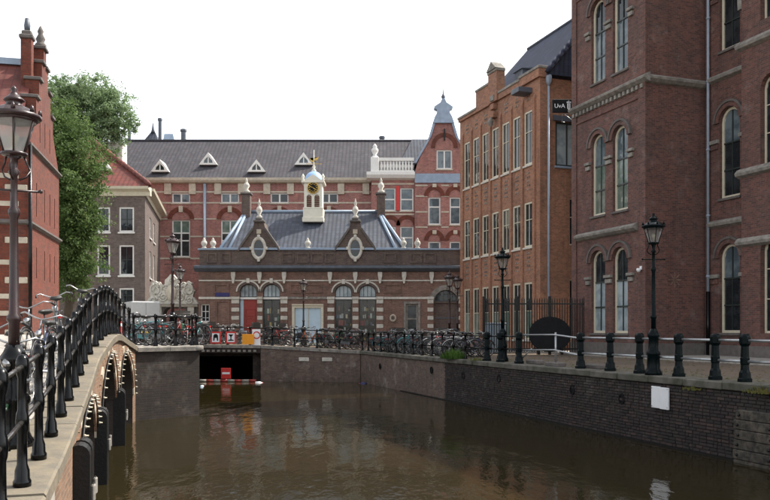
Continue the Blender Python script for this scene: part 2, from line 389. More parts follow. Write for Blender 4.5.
# ------------------------------------------------------------------ the setting: water, ground, streets
ZW = -1.56
R1 = Vector((-1.25, 40.3)); RZQ = math.atan2(-1, .35)           # far corner of the right quay, direction of the quay
QX = Vector((.35, -1)).normalized(); QY = Vector((1, .35)).normalized()
def qloc(Y): return (40.3-Y)*1.0595                              # distance along the right quay of the point at depth Y
mb = MB(); mb.add([(-60, -25, ZW), (40, -25, ZW), (40, 60, ZW), (-60, 60, ZW)], [(0, 1, 2, 3)]); struct('water', mb, WATER)
mb = MB(); mb.add([(-60, -25, -3.4), (40, -25, -3.4), (40, 60, -3.4), (-60, 60, -3.4)], [(0, 1, 2, 3)]); struct('canal_bed', mb, EARTH)
outer = [(-700, -300), (700, -300), (700, 1200), (-700, 1200)]
hole = [(19.85, -20), (R1.x, R1.y), (-6.4, 41.2), (-12.0, 41.6), (-45, 41.6), (-45, -20)]
tri = tessellate_polygon([[Vector((*p, 0)) for p in outer], [Vector((*p, 0)) for p in hole]])
pp = outer+hole
mb = MB(); mb.add([(x, y, -.01) for x, y in pp], [tuple(t) for t in tri]); struct('ground', mb, COBBLE)
def sheet(name, pts, mat, thick=1.0):
    mb = MB(); n = len(pts)
    mb.loft([[(x, y, z-thick) for x, y, z in pts], [tuple(p) for p in pts]]); return struct(name, mb, mat)
sheet('street_left', [(-7.45, 23.5, .58), (-6.2, 25.1, .58), (-12.0, 41.75, .33), (-12.0, 49.5, .30), (-45, 49.5, .30), (-45, 13, .58), (-36, 15, .58)], PAVE, .8)
sheet('street_far', [(-11.98, 41.75, .325), (-6.4, 41.35, .28), (R1.x-.1, R1.y+.2, .015), (R1.x-.1, 48.2, .015), (-6.4, 48.2, .2), (-11.98, 48.2, .30)], COBBLE, .33)
sheet('pavement_near', [(-1.1, 1.5, -.42), (-.3, 1.2, -.42), (12.4, 1.2, -.42), (19.8, -20, -.42), (-45, -20, -.42), (-45, -3.6, -.42), (-3.75, 9.4, -.42)], PAVE, 3)
# a narrow pavement strip along the foot of the right-hand buildings
sheet('pavement_right', [tuple(R1+QX*a+QY*b)+(.09,) for a, b in ((1, 7.0), (34, 7.0), (34, 10.5), (1, 10.5))], PAVE, .12)
sheet('quay_strip', [tuple(R1+QX*a+QY*b)+(.002,) for a, b in ((0.5, .5), (40, .5), (40, 1.9), (0.5, 1.9))], EARTH, .01)

# ------------------------------------------------------------------ right quay wall
qw = thing('quay_wall', 'dark brick canal quay wall with stone coping along the right bank', 'wall', (R1.x, R1.y, 0), RZQ)
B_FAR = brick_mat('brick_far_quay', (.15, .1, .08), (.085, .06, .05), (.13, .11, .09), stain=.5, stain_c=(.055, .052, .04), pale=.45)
mb = MB(); mb.box(-.3, 10.6, .03, .6, -3, -.16); part('masonry', mb, B_FAR, qw)
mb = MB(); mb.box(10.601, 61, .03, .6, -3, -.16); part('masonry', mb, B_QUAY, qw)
bv, bf, tone = [], [], []
rr = random.Random(3)
z = ZW-.12; row = 0
while z < -.19:
    x = 10.6+(.11 if row % 2 else 0)
    while x < 27.5:
        L_ = .205 if rr.random() < .75 else .1
        j = rr.uniform(-.007, .009); o = len(bv); h = min(.062, -.165-z)
        x1, y0 = x+L_, -.002-j
        e = .006
        bv += [(x, .04, z), (x1, .04, z), (x1, .04, z+h), (x, .04, z+h), (x+e, y0, z+e), (x1-e, y0, z+e), (x1-e, y0, z+h-e), (x+e, y0, z+h-e)]
        bf += [tuple(o+k for k in q) for q in ((4,5,6,7),(0,1,5,4),(1,2,6,5),(2,3,7,6),(3,0,4,7))]
        k = rr.random(); b_ = rr.uniform(.8, 1.2)
        c = (.032, .023, .022) if k < .5 else (.022, .018, .018) if k < .8 else (.05, .033, .029)
        tone += [(c[0]*b_, c[1]*b_, c[2]*b_, 1)]*8
        x = x1+.011
    z += .073; row += 1
me = bpy.data.meshes.new('brickwork'); me.from_pydata(bv, [], bf); me.materials.append(BR_ATTR)
ca = me.color_attributes.new('tone', 'FLOAT_COLOR', 'POINT'); ca.data.foreach_set('color', [q for t_ in tone for q in t_])
o = obj('brickwork', me, qw); o['kind'] = 'stuff'
mb = MB()
for zz in (0,): mb.cbox(0, 1.18, -.06, .55, -.165, .0, .018)
cm = [mb.mesh('coping_stone', S_QUAY)]
x = .05
while x < 31:
    o = obj('coping_stone', cm[0], qw, (x, rr.uniform(-.012, .012), .022+rr.uniform(-.006, .006)), (rr.uniform(-.006, .006), 0, rr.uniform(-.006, .006))); x += 1.192
# shallow drain sockets in the wall, black standing in for the shade inside
for Y_, zc in ((37.4, -.62), (31.5, -.5), (28.7, -.55), (26.1, -.5), (22.0, -.55), (19.9, -.62)):
    mb = MB(); x = qloc(Y_)
    ring = lambda r, y: [(x+r*math.cos(a*math.pi/6), y, zc+1.15*r*math.sin(a*math.pi/6)) for a in range(12)]
    mb.loft([ring(.125, -.004), ring(.12, -.022), ring(.085, -.022), ring(.08, .02)], True); part('drain_hole', mb, BLKP, qw)
# foot timber just above the waterline
mb = MB(); mb.box(6, 32, -.1, -.012, ZW-.25, ZW+.03); part('waterline_beam', mb, TIMB, qw)
# moss and grass on the coping: tufts
def tuft(name, pos, n, h, r, mat, label, cat='plant', group=None):
    mb = MB(); q = random.Random(int(n*7+h*100) % 999)
    for _ in range(n):
        a, d = q.uniform(0, 6.28), r*math.sqrt(q.random()); x, y = pos[0]+d*math.cos(a), pos[1]+d*math.sin(a)
        hh = h*q.uniform(.35, 1)*(1.05-.75*d/r); lx, ly = math.cos(a)*hh*q.uniform(.1, .7), math.sin(a)*hh*q.uniform(.1, .7); wv = q.uniform(.008, .022)
        sx, sy = -math.sin(a)*wv, math.cos(a)*wv; z = pos[2]
        mb.add([(x-sx, y-sy, z), (x+sx, y+sy, z), (x+lx*.5+sx*1.4, y+ly*.5+sy*1.4, z+hh*.65), (x+lx, y+ly, z+hh), (x+lx*.5-sx*1.4, y+ly*.5-sy*1.4, z+hh*.65)], [(0, 1, 2, 3, 4)])
    o = obj(name, mb.mesh(name, mat)); tag(o, label, cat, group); return o
GRASS = leaf_mat('weed_leaves', (.07, .15, .025), (.12, .2, .05), (.05, .11, .02))
GRASSY = leaf_mat('dry_weed_leaves', (.16, .14, .05), (.09, .13, .03), (.2, .12, .05))
pq = lambda a, b, z=.02: tuple(R1+QX*a+QY*b)+(z,)
tuft('weed_clump', pq(qloc(29.6), .05), 520, .5, .5, GRASS, 'bushy green weed growing from the quay coping left of the black gate', 'weed')
tuft('weed_clump', pq(qloc(27.9), .1), 60, .16, .3, GRASSY, 'low mossy tuft on the quay coping below the slim lamp post', 'weed')['kind'] = 'stuff'
tuft('weed_clump', pq(qloc(15.55), -.02, -.12), 220, .2, .42, GRASSY, 'yellowish tuft hanging above the timber planks at the right edge', 'weed')['kind'] = 'stuff'
tuft('weed_clump', pq(qloc(17.4), -.08, -.2), 60, .13, .3, GRASSY, 'small dry tuft in the quay wall near the rightmost railing post', 'weed')['kind'] = 'stuff'
# white notice plate on the wall
np_ = thing('notice_plate', 'white blank two-leaf notice plate fixed to the quay wall', 'sign', pq(qloc(18.45), -.03, -.45), RZQ)
mb = MB(); mb.cbox(-.30, -.004, -.05, -.01, -.26, .24, .006); part('panel', mb, WHTP, np_)
mb = MB(); mb.cbox(.004, .30, -.056, -.01, -.27, .23, .006); part('panel', mb, WHTP, np_)
for q in ((-.27, .2), (.27, .2), (-.27, -.22), (.27, -.22)):
    mb = MB(); mb.lathe([(.0, -.008), (.014, -.006), (.014, 0)], 8); mb.v = [(x+q[0], z-.055, y+q[1]) for x, y, z in mb.v]; part('screw', mb, STEEL, np_)
# timber planking at the right edge
WOOD2 = plain('weathered_timber_worn', (.10, .085, .065), .9, var=1.0, scale=9, bump=.6, dark=(.025, .022, .018))
tp = thing('plank_cladding', 'grey weathered timber planks bolted to the quay wall at the right edge', 'cladding', pq(qloc(16.18), -.02, 0), RZQ)
for k in range(6):
    mb = MB(); z0 = -.50-k*.2; dx = rr.uniform(-.05, .05)
    mb.cbox(dx, 2.6+dx, -.14-rr.uniform(0, .025), -.0, z0-.19, z0, .014); pl = part('plank', mb, WOOD2, tp)
    for bx in (.12, .95, 1.8):
        mb = MB(); mb.lathe([(0, -.03), (.026, -.025), (.03, 0)], 8); mb.v = [(bx+x+dx, z-.16, y+z0-.1) for x, y, z in mb.v]; part('bolt', mb, IRON, pl)

lv = MB(); q = random.Random(41)                     # fallen leaves on the street
for _ in range(1100):
    a_, b_ = q.uniform(8, 30), q.choice([q.uniform(.5, 7), q.uniform(.5, 2.2)]); P_ = R1+QX*a_+QY*b_; s_ = q.uniform(.025, .06); th = q.uniform(0, 6.28); u_ = Vector((math.cos(th), math.sin(th)))*s_; v_ = Vector((-u_.y, u_.x))*.6
    lv.add([(P_.x-u_.x, P_.y-u_.y, .015), (P_.x+v_.x, P_.y+v_.y, .03), (P_.x+u_.x, P_.y+u_.y, .018), (P_.x-v_.x, P_.y-v_.y, .014)], [(0, 1, 2, 3)])
o = obj('fallen_leaves', lv.mesh('fallen_leaves', GRASSY)); tag(o, 'scattered fallen leaves on the right quay street', 'leaves', kind='stuff')
# ------------------------------------------------------------------ far quay wall with the low tunnel
fw_ = thing('quay_wall', 'brown brick quay wall across the end of the canal, with a low dark culvert', 'wall', (-6.4, 41.2, 0))
mb = MB()
A, Bp, Cp, Dp = (R1.x, R1.y), (-6.4, 41.2), (-11.0, 41.5), (-12.4, 41.6)
def wseg(mb, a, b, za, zb, zlow, depth=.5):
    mb.loft([[(a[0], a[1], zlow), (b[0], b[1], zlow), (b[0], b[1]+depth, zlow), (a[0], a[1]+depth, zlow)],
             [(a[0], a[1], za), (b[0], b[1], zb), (b[0], b[1]+depth, zb), (a[0], a[1]+depth, za)]])
wseg(mb, A, Bp, -.14, .12, -3); part('masonry', mb, B_FAR, fw_, True)
mb = MB(); wseg(mb, Cp, Dp, .15, .17, -3); part('masonry', mb, B_QUAY, fw_, True)
mb = MB(); wseg(mb, (Bp[0]-.002, Bp[1]), Cp, .12, .15, -.12); part('lintel', mb, B_QUAY, fw_, True)
mb = MB(); mb.box(-11.1, -11.0, 42.0, 60, -3, -.13); mb.box(-6.9, -6.45, 41.75, 60, -3, -.13); mb.box(-11, -6.4, 60, 60.2, -3, -.13); mb.box(-11.1, -6.4, 42.05, 60, -.3, -.13)
part('culvert', mb, B_QUAY, fw_, True)
for k in range(16):
    x = -6.7-k*.27; y = 41.2+(-6.4-x)/4.6*.3
    mb = MB(); mb.box(x-.07, x+.07, y-.09, y+.02, -.06, .05); part('dentil', mb, S_GREY, fw_, True)
for a, b, za, zb, n in ((A, Bp, -.0, .26, 5), (Bp, Dp, .26, .31, 6)):
    for k in range(n):
        p0 = Vector(a).lerp(Vector(b), k/n+.002); p1 = Vector(a).lerp(Vector(b), (k+1)/n-.002); z0 = za+(zb-za)*k/n; z1 = za+(zb-za)*(k+1)/n
        mb = MB(); yo = -.07
        mb.loft([[(p0.x, p0.y+yo, z0-.13), (p1.x, p1.y+yo, z1-.13), (p1.x, p1.y+.45, z1-.13), (p0.x, p0.y+.45, z0-.13)],
                 [(p0.x, p0.y+yo, z0+.02), (p1.x, p1.y+yo, z1+.02), (p1.x, p1.y+.45, z1+.02), (p0.x, p0.y+.45, z0+.02)]])
        part('coping_stone', mb, S_GREY, fw_, True)
for x in (-4.05, -2.85):                              # two pale repair stones
    y = 40.3+(R1.x-x)/5.15*.9
    mb = MB(); mb.cbox(x-.34, x+.34, y-.03, y+.1, -.52, -.33, .012); part('repair_stone', mb, S_PALE, fw_, True)

# ------------------------------------------------------------------ left: hump bridge
CY = [1.5, 4.5, 6.3, 8, 10, 12, 14, 15.8, 17, 18.5, 20, 21.5, 22.6, 23.4]
CXs = [-1.3, -2.2, -2.76, -3.27, -3.87, -4.47, -5.06, -5.5, -5.83, -6.22, -6.6, -6.95, -7.15, -7.3]
CZ = [-.38, -.30, -.21, -.1, .1, .33, .63, .86, .96, 1.0, .95, .82, .7, .62]
def cr(xs, ys, x):
    i = max(0, min(len(xs)-2, next((k for k in range(len(xs)-1) if x <= xs[k+1]), len(xs)-2)))
    g = lambda k: (ys[min(k+1, len(xs)-1)]-ys[max(k-1, 0)])/(xs[min(k+1, len(xs)-1)]-xs[max(k-1, 0)])
    h = xs[i+1]-xs[i]; t = (x-xs[i])/h
    return (2*t**3-3*t*t+1)*ys[i]+(t**3-2*t*t+t)*h*g(i)+(-2*t**3+3*t*t)*ys[i+1]+(t**3-t*t)*h*g(i+1)
def ed(Y): return Vector((cr(CY, CXs, Y), Y, cr(CY, CZ, Y)))
IN = Vector((-.956, -.294, 0))                        # inward, across the bridge
br = thing('arch_bridge', 'humped brick canal bridge with three arches and a stone coping at lower left', 'bridge', (-5, 14, ZW))
ARCH = [(10.1, 13.7, .06), (14.45, 18.35, .60), (19.05, 22.75, .50)]; ZS = -.75
def arch_z(Y):
    for a, b, c in ARCH:
        if a < Y < b: return ZS+(c-ZS)*math.sqrt(max(0, 1-((Y-(a+b)/2)/((b-a)/2))**2))
ys = sorted({round(1.5+.12*k, 3) for k in range(183) if 1.5+.12*k < 23.4} | {23.4} | {q for a in ARCH for q in a[:2]})
mb = MB()
for y0, y1 in zip(ys[:-1], ys[1:]):
    p, q = ed(y0), ed(y1); ym = (y0+y1)/2
    if arch_z(ym) is None: lo0 = lo1 = -3
    else: lo0 = arch_z(y0) or ZS; lo1 = arch_z(y1) or ZS
    mb.add([(p.x, p.y, lo0), (q.x, q.y, lo1), (q.x, q.y, q.z-.15), (p.x, p.y, p.z-.15)], [(0, 1, 2, 3)])
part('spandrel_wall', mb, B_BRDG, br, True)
for a, b, c in ARCH:                                  # vault, jambs, ring of each arch
    mb = MB(); n = 24; cur = []
    for k in range(n+1):
        th = math.pi*k/n; Y = (a+b)/2-(b-a)/2*math.cos(th); z = ZS+(c-ZS)*math.sin(th); P = ed(Y); cur.append(Vector((P.x, P.y, z)))
    cur = [Vector((cur[0].x, cur[0].y, -3))]+cur+[Vector((cur[-1].x, cur[-1].y, -3))]
    mb.loft([[tuple(q) for q in cur], [tuple(q+IN*8.3) for q in cur]], False, False)
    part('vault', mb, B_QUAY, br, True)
    out = -IN; m0 = Vector(((ed((a+b)/2)).x, (a+b)/2, ZS))
    for k in range(22):                               # voussoirs
        def pt(f, r):
            th = math.pi*(f)/22; Y = (a+b)/2-((b-a)/2+r)*math.cos(th); z = ZS+(c-ZS+r)*math.sin(th); P = ed(Y); return Vector((P.x, P.y, z))
        q = [pt(k+.04, .005), pt(k+.96, .005), pt(k+.96, .2), pt(k+.04, .2)]
        cz = min(ed(q_.y).z-.17 for q_ in q)
        q = [Vector((v.x, v.y, min(v.z, ed(v.y).z-.17))) for v in q]
        mb = MB(); mb.loft([[tuple(v+out*.035) for v in q], [tuple(v-out*.1) for v in q]]); part('voussoir', mb, S_CREAM if k % 4 == 1 else B_BRDG, br, True)
# piers run under the whole bridge: solid ends between the arches come from the vault jambs; the deck
mb = MB(); rows = []
for Y in [1.5+.5*k for k in range(44)]+[23.4]:
    p = ed(Y); z = p.z-.02; rows.append([tuple(Vector((p.x, p.y, z))+IN*.45), tuple(Vector((p.x, p.y, z+.03))+IN*4), tuple(Vector((p.x, p.y, z))+IN*8.3)])
mb.loft(rows, False, False); part('deck', mb, PAVE, br, True)
mb = MB(); rows = [[(v[2][0], v[2][1], -3), v[2]] for v in rows]; mb.loft(rows, False, False); part('back_wall', mb, B_BRDG, br, True) if False else None
yy = 1.55
while yy < 23.3:
    y1 = min(yy+.97, 23.38); mb = MB(); rows = []; dz = rr.uniform(-.008, .008)
    for k in range(4):
        Y = yy+(y1-.012-yy)*k/3; p = ed(Y); o_ = Vector((p.x, p.y, p.z+dz))
        P = lambda a, z: tuple(o_-IN*a+Vector((0, 0, z)))
        rows.append([P(.07, -.15), P(.075, -.02), P(.055, .0), P(-.45, .0), P(-.45, -.15)])
    mb.loft(rows, True, True); part('coping_stone', mb, S_COPE, br, True); yy = y1
# fender posts in front of the piers
for i, (Y, lab) in enumerate(((10.0, 'nearest'), (14.1, 'middle'), (18.7, 'farthest'))):
    p = ed(Y); fd = thing('timber_fender', f'black round-topped timber fender at the bridge pier, the {lab} of three', 'fender', (p.x+.06, p.y+.02, ZW), math.atan2(-.956, .294)+math.pi/2 + R(90), 'fenders along the bridge piers')
    top_ = -.28-ZW
    for dx in (-.24, .24):
        mb = MB(); prof = [(.21*math.cos(a*math.pi/8), top_-.2+.21*math.sin(a*math.pi/8)) for a in range(9)]
        mb.prism_yz([(-.13, -1.4), (.13, -1.4)]+[(.13*math.cos(a*math.pi/8), top_-.13+.13*math.sin(a*math.pi/8)) for a in range(9)], dx-.17, dx+.17); pl = part('pile', mb, TIMB, fd)
        mb = MB(); mb.cbox(dx-.07, dx+.07, -.185, -.132, top_-.72, top_-.5, .02); part('rubbing_block', mb, S_GREY, pl)
    mb = MB(); mb.box(-.42, .42, .132, .3, -1.4, top_-.25); part('pier_foot', mb, B_QUAY, fd)
# strings of light bulbs round the arches
bm_ = MB(); bm_.lathe([(.0, -.022), (.013, -.019), (.023, -.004), (.021, .009), (.011, .02), (.011, .05), (0, .051)], 8); bulb_me = bm_.mesh('bulb', BULB)
for (a, b, c), lab in zip(ARCH, ('nearest', 'middle', 'farthest')):
    ls = thing('light_string', f'string of white bulbs outlining the {lab} bridge arch', 'light string', (ed(a).x, a, ZS), 0, 'bulb strings round the bridge arches')
    n = 22; path = []
    for k in range(n+1):
        th = math.pi*(k+.2)/(n+.4); Y = (a+b)/2-((b-a)/2+.06)*math.cos(th); z = ZS+(c-ZS+.06)*math.sin(th); P = ed(Y)
        v = Vector((P.x, P.y, min(z, P.z-.2)))-IN*.07; path.append(tuple(v))
        o = obj('bulb', bulb_me, ls, tuple(MTX[ls.name] @ (v-IN*.015)), (0, R(90), R(17)))
    mb = MB(); mb.tube(path, .012, 5); part('cable', mb, RUBBER, ls, True)

# ------------------------------------------------------------------ left abutment and bank wall
ab = thing('quay_wall', 'dark brick abutment wall at the far end of the bridge, rising from the water', 'wall', (-6.5, 24.2, 0))
P0, P1, P2 = Vector((-7.3, 23.4)), Vector((-5.8, 25.0)), Vector((-11.7, 41.7))
mb = MB()
mb.loft([[(P0.x, P0.y, -3), (P1.x, P1.y, -3), (P2.x, P2.y, -3), (P2.x-1, P2.y, -3), (P1.x-.9, P1.y+.2, -3), (P0.x-.6, P0.y+.5, -3)],
         [(P0.x, P0.y, .44), (P1.x, P1.y, .44), (P2.x, P2.y, .2), (P2.x-1, P2.y, .2), (P1.x-.9, P1.y+.2, .44), (P0.x-.6, P0.y+.5, .44)]])
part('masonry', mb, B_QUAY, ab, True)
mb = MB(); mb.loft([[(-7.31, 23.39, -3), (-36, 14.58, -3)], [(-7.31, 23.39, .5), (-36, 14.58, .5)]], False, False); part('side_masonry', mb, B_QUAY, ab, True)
def cope_line(parent, a, b, za, zb, n, mat):
    d = (b-a).normalized(); nn = Vector((d.y, -d.x))
    for k in range(n):
        p = a.lerp(b, k/n)+d*.006; q = a.lerp(b, (k+1)/n)-d*.006; z0 = za+(zb-za)*k/n; z1 = za+(zb-za)*(k+1)/n
        mb = MB(); R_ = lambda v, z: [tuple(v+nn*.09)+(z-.15,), tuple(v+nn*.1)+(z-.03,), tuple(v+nn*.07)+(z,), tuple(v-nn*.42)+(z,), tuple(v-nn*.42)+(z-.15,)]
        mb.loft([R_(p, z0), R_(q, z1)]); part('coping_stone', mb, mat, parent, True)
cope_line(ab, P0+Vector((.02, .02)), P1+Vector((-.02, -.02)), .60, .60, 2, S_GREY)
cope_line(ab, P1+Vector((0, .12)), P2, .60, .36, 14, S_GREY)
mb = MB(); mb.lathe([(.0, .449), (.2, .449), (.225, .47), (.225, .57), (.2, .606), (0, .606)], 14, (P1.x-.1, P1.y+.02)); part('corner_stone', mb, S_GREY, ab, True)

# ------------------------------------------------------------------ railings
def post_mesh(name, H, mat, kind):
    mb = MB()
    if kind == 'bridge':
        k = H/1.1
        pr = [(.125, 0), (.125, .05), (.105, .07), (.10, .14), (.072, .19), (.066, .44), (.082, .47), (.094, .54), (.082, .61), (.064, .64), (.06, .9), (.078, .93), (.092, .99), (.09, 1.05), (.06, 1.09), (.0, 1.1)]
        mb.lathe([(r*.58, z*k) for r, z in pr], 12)
    else:
        k = H/1.0
        mb.lathe([(.2, 0), (.2, .07), (.17, .09), (.155, .2), (.12, .25), (.108, .36), (.125, .38), (.13, .5), (.115, .52), (.105, .74), (.13, .77), (.155, .8), (.155, .93), (.135, .97), (.09, 1.0), (0, 1.0)], 8, smooth=False, ph=math.pi/8)
        mb.v = [(x*.76, y*.76, z*k) for x, y, z in mb.v]
    return mb.mesh(name, mat)
POST_B = post_mesh('post', 1.1, IRON, 'bridge'); POST_Q = post_mesh('post', 1.0, IRONG, 'quay'); POST_S = post_mesh('post', .98, IRON, 'bridge')
def rail(parent, pts, r, mat):
    mb = MB(); mb.tube(pts, r, 8); return part('rail', mb, mat, parent, True)
RAILD = plain('dark_rail', (.16, .15, .135), .28, metal=.85, var=.5, scale=9, bump=.03, dark=(.01, .01, .01))
brl = thing('bridge_railing', 'black cast-iron railing with round posts climbing over the hump bridge', 'railing', (-4, 10, 0))
PY = [3.6, 4.6, 5.62, 6.67, 7.7, 8.7, 9.7, 10.65, 11.6, 12.5, 13.4, 14.3, 15.2, 16.1, 17.1, 18.1, 19.1, 20.1, 21.1, 22.1, 23.1]
pts = []
for Y in PY:
    p = ed(Y)+IN*.14; pts.append(p); obj('post', POST_B, brl, tuple(MTX[brl.name] @ p))
for h in (.54, 1.0):
    for a, b in zip(pts[:-1], pts[1:]): rail(brl, [tuple(a+Vector((0, 0, h))), tuple(b+Vector((0, 0, h)))], .019, RAILD)
# railing on the abutment
arl = thing('quay_railing', 'black iron railing on the abutment in front of the parked bicycles', 'railing', (-6.6, 24.4, .6))
ap = [Vector((*(P0+Vector((-.12, .2))), .6)), Vector((*(P0.lerp(P1, .34)+Vector((-.12, .15))), .6)), Vector((*(P0.lerp(P1, .66)+Vector((-.13, .15))), .6)), Vector((*(P0.lerp(P1, .93)+Vector((-.13, .15))), .6)), Vector((-6.05, 25.6, .6)), Vector((-6.75, 27.6, .58)), Vector((-7.45, 29.6, .55)), Vector((-8.15, 31.6, .52)), Vector((-8.85, 33.6, .49)), Vector((-9.55, 35.6, .46)), Vector((-10.25, 37.6, .43)), Vector((-11, 39.6, .4)), Vector((-11.7, 41.5, .36))]
for p in ap: obj('post', POST_S, arl, tuple(MTX[arl.name] @ p))
ap = [pts[-1]-Vector((0, 0, .1))]+ap
for h in (.5, .9):
    for a, b in zip(ap[:-1], ap[1:]): rail(arl, [tuple(a+Vector((0, 0, h))), tuple(b+Vector((0, 0, h)))], .024, IRON)
# right-bank railing, the part nearer than the gap and the part beyond it
rrl = thing('quay_railing', 'green-black iron bollard railing with grey bars along the near right quay', 'railing', (R1.x, R1.y, 0), RZQ)
for seg, parent in (([14.0, 15.2, 16.4, 17.2, 18.3, 19.65, 20.8, 22.1], rrl),):
    qq = [Vector((qloc(Y), .33, .02)) for Y in seg]
    for p in qq: obj('post', POST_Q, parent, p, (0, 0, R(22.5)*0))
    for h in (.43, .86):
        for a, b in zip(qq[:-1], qq[1:]): mb = MB(); mb.tube([tuple(a+Vector((0, 0, h))), tuple(b+Vector((0, 0, h)))], .028, 8); part('rail', mb, STEEL, parent)
frl = thing('quay_railing', 'dark iron railing along the far right quay, lined with bicycles', 'railing', (R1.x, R1.y, 0), RZQ)
seg = [25.4, 26.6, 27.55, 29.2, 30.2, 31.2, 32.2, 33.2, 34.2, 35.2, 36.2, 37.2, 38.2, 39.2, 40.0]
qq = [Vector((qloc(Y), .33, .02)) for Y in seg]
for k, p in enumerate(qq): obj('post', POST_Q if k < 3 else POST_S, frl, p)
for h in (.43, .86):
    for a, b in zip(qq[:-1], qq[1:]): mb = MB(); mb.tube([tuple(a+Vector((0, 0, h))), tuple(b+Vector((0, 0, h)))], .026, 8); part('rail', mb, IRON, frl)
# provisional tube barrier closing the gap
tb = thing('tube_barrier', 'provisional galvanised tube barrier on concrete feet bridging the railing gap', 'barrier', (R1.x, R1.y, 0), RZQ)
a, b, c = qloc(25.4), qloc(23.55), qloc(22.1)
for z0, z1 in ((.93, .95), (.45, .5)):
    mb = MB(); mb.tube([(a, .4, z0), (b, .42, z1), (c, .4, z0-.08)], .024, 8); part('rail', mb, STEEL, tb)
mb = MB(); mb.tube([(b, .47, .1), (b, .47, 1.02)], .03, 8); part('post', mb, STEEL, tb)
mb = MB(); mb.tube([(a-.25, .5, .1), (a+.5, .5, .5)], .02, 8); part('brace', mb, STEEL, tb)
for q in (b, a+.25, c+.02):
    mb = MB(); mb.cbox(q-.36, q+.36, .3 if q == b else .62, .62 if q == b else .9, .0, .14, .03); part('foot', mb, S_DARK, tb)
# far quay railing
erl = thing('quay_railing', 'thin dark railing along the far end of the canal', 'railing', (-6.4, 41.3, .2))
ep = []
for k in range(10):
    f = k/9; x = -11.7+(R1.x+.1+11.7)*f
    if x < -6.4: z = .33-.05*(x+11.7)/5.3; y = 41.55-.2*(x+11.7)/5.3+.2
    else: z = .28-.26*(x+6.4)/5.2; y = 41.35-.9*(x+6.4)/5.15+.2
    ep.append(Vector((x, y, z)))
for p in ep: obj('post', POST_S, erl, tuple(MTX[erl.name] @ p))
for h in (.5, .9):
    for a, b in zip(ep[:-1], ep[1:]): rail(erl, [tuple(a+Vector((0, 0, h))), tuple(b+Vector((0, 0, h)))], .024, IRON)

# ------------------------------------------------------------------ right: dark brick university building
RZB = R(-70.5)
db = thing('brick_building', 'tall dark brown-red brick building with paired arched windows at the right', 'building', (8.4, 35.8, 0), RZB)
I4 = Matrix()
DW = 5.12
fw3 = [(1.45, 2.45), (2.98, 3.98)]; fz = [(.95, 4.46), (5.94, 9.4), (11.6, 15.1)]
ops = [(a, b, z0, z1, (b-a)/2) for a, b in fw3 for z0, z1 in fz]
mb = MB(); mb.wall(0, DW, -.3, 19, ops, .32); part('front_wall', mb, B_DARK, db)
WING = Matrix.Translation((0, 2.84, 0))
SIDE = Matrix.Translation((DW, 0, 0)) @ Matrix.Rotation(R(90), 4, 'Z')
mb = MB(SIDE); mb.wall(0, 2.84, -.3, 19, [], .3); part('side_wall', mb, B_DARK, db)
mb = MB(Matrix.Rotation(R(90), 4, 'Z')); mb.wall(0, 12, -.3, 19, [], .3); part('alley_wall', mb, B_DARK, db)
mb = MB(); mb.box(.35, DW-.35, .4, 12, 18.6, 18.9); mb.box(DW-.4, 22, 3.3, 12, 18.6, 18.9); part('roof', mb, SLATE, db)
wx = (5.9, 6.95)
wz = [(.97, 4.4), (6.18, 9.66), (11.9, 15.4)]
ops = [(wx[0], wx[1], z0, z1, .52) for z0, z1 in wz]
mb = MB(WING); mb.wall(DW, 7.45, -.3, 19, ops, .32); part('wing_wall', mb, B_DARK, db)
BAY = Matrix.Translation((0, 2.44, 0))
bays = [(8.35, 9.3), (10.1, 11.05), (13, 13.95)]
ops = [(a, b, z0, z1, .47) for a, b in bays for z0, z1 in ((.97, 4.4), (7.0, 10.2), (12.2, 15.6))]
mb = MB(BAY); mb.wall(7.45, 22, -.3, 19, ops, .32); mb.box(7.45, 7.46, .005, .42, -.3, 19); part('bay_wall', mb, B_DARK, db)
for a, b in bays[:2]:
    for z0, z1 in ((.97, 4.4), (7.0, 10.2), (12.2, 15.6)): window(db, BAY, a, b, z0, z1, .47, CREAM, G_DARK, 1, (.35, .68), .08, .2)
for (a, b) in fw3:
    for (z0, z1), g in zip(fz, (G_BLIND, G_GREEN, G_SKY)):
        window(db, I4, a, b, z0, z1, (b-a)/2, CREAM, [g, rr.choice([g, G_SKY, G_GREEN]), rr.choice([G_SKY, G_DARK])], 1, (.30, .62), .1, .12, .045, .1, sill=S_DARK, tbar=.06, bm_=FRAMEG)
for z0, z1 in wz: window(db, WING, wx[0], wx[1], z0, z1, .52, CREAM, [G_DARK, G_DARK, G_SKY], 1, (.3, .62), .1, .12, .045, .1, sill=S_DARK, tbar=.06, bm_=FRAMEG)
def archivolt(parent, M, xa, xb, zs, r, wdt, mat, proud=.06, n=14, rise=None, world=False, name='archivolt'):
    cx, hw = (xa+xb)/2, (xb-xa)/2; rise = rise or hw
    o_ = [(cx+(hw+wdt)*math.cos(math.pi*k/n), zs+(rise+wdt)*math.sin(math.pi*k/n)) for k in range(n+1)]
    i_ = [(cx+(hw+.004)*math.cos(math.pi*k/n), zs+(rise+.004)*math.sin(math.pi*k/n)) for k in range(n+1)]
    mb = MB(M); mb.loft([[(x, -proud, z) for x, z in o_], [(x, -proud, z) for x, z in i_], [(x, .02, z) for x, z in i_], [(x, .02, z) for x, z in o_], [(x, -proud, z) for x, z in o_]], False, False)
    return part(name, mb, mat, parent, world)
def block(parent, M, x0, x1, z0, z1, proud, mat, name, back=.03, c=.015, world=False):
    mb = MB(M); mb.cbox(x0, x1, -proud, back, z0, z1, min(c, (z1-z0)/3, (x1-x0)/3)); return part(name, mb, mat, parent, world)
for a, b in fw3:
    for z0, z1 in fz: archivolt(db, I4, a, b, z1-.5, 0, .17, B_DARK, .07); archivolt(db, I4, a-.175, b+.175, z1-.5, 0, .09, S_DARK, .11, rise=.675, name='label_mould')
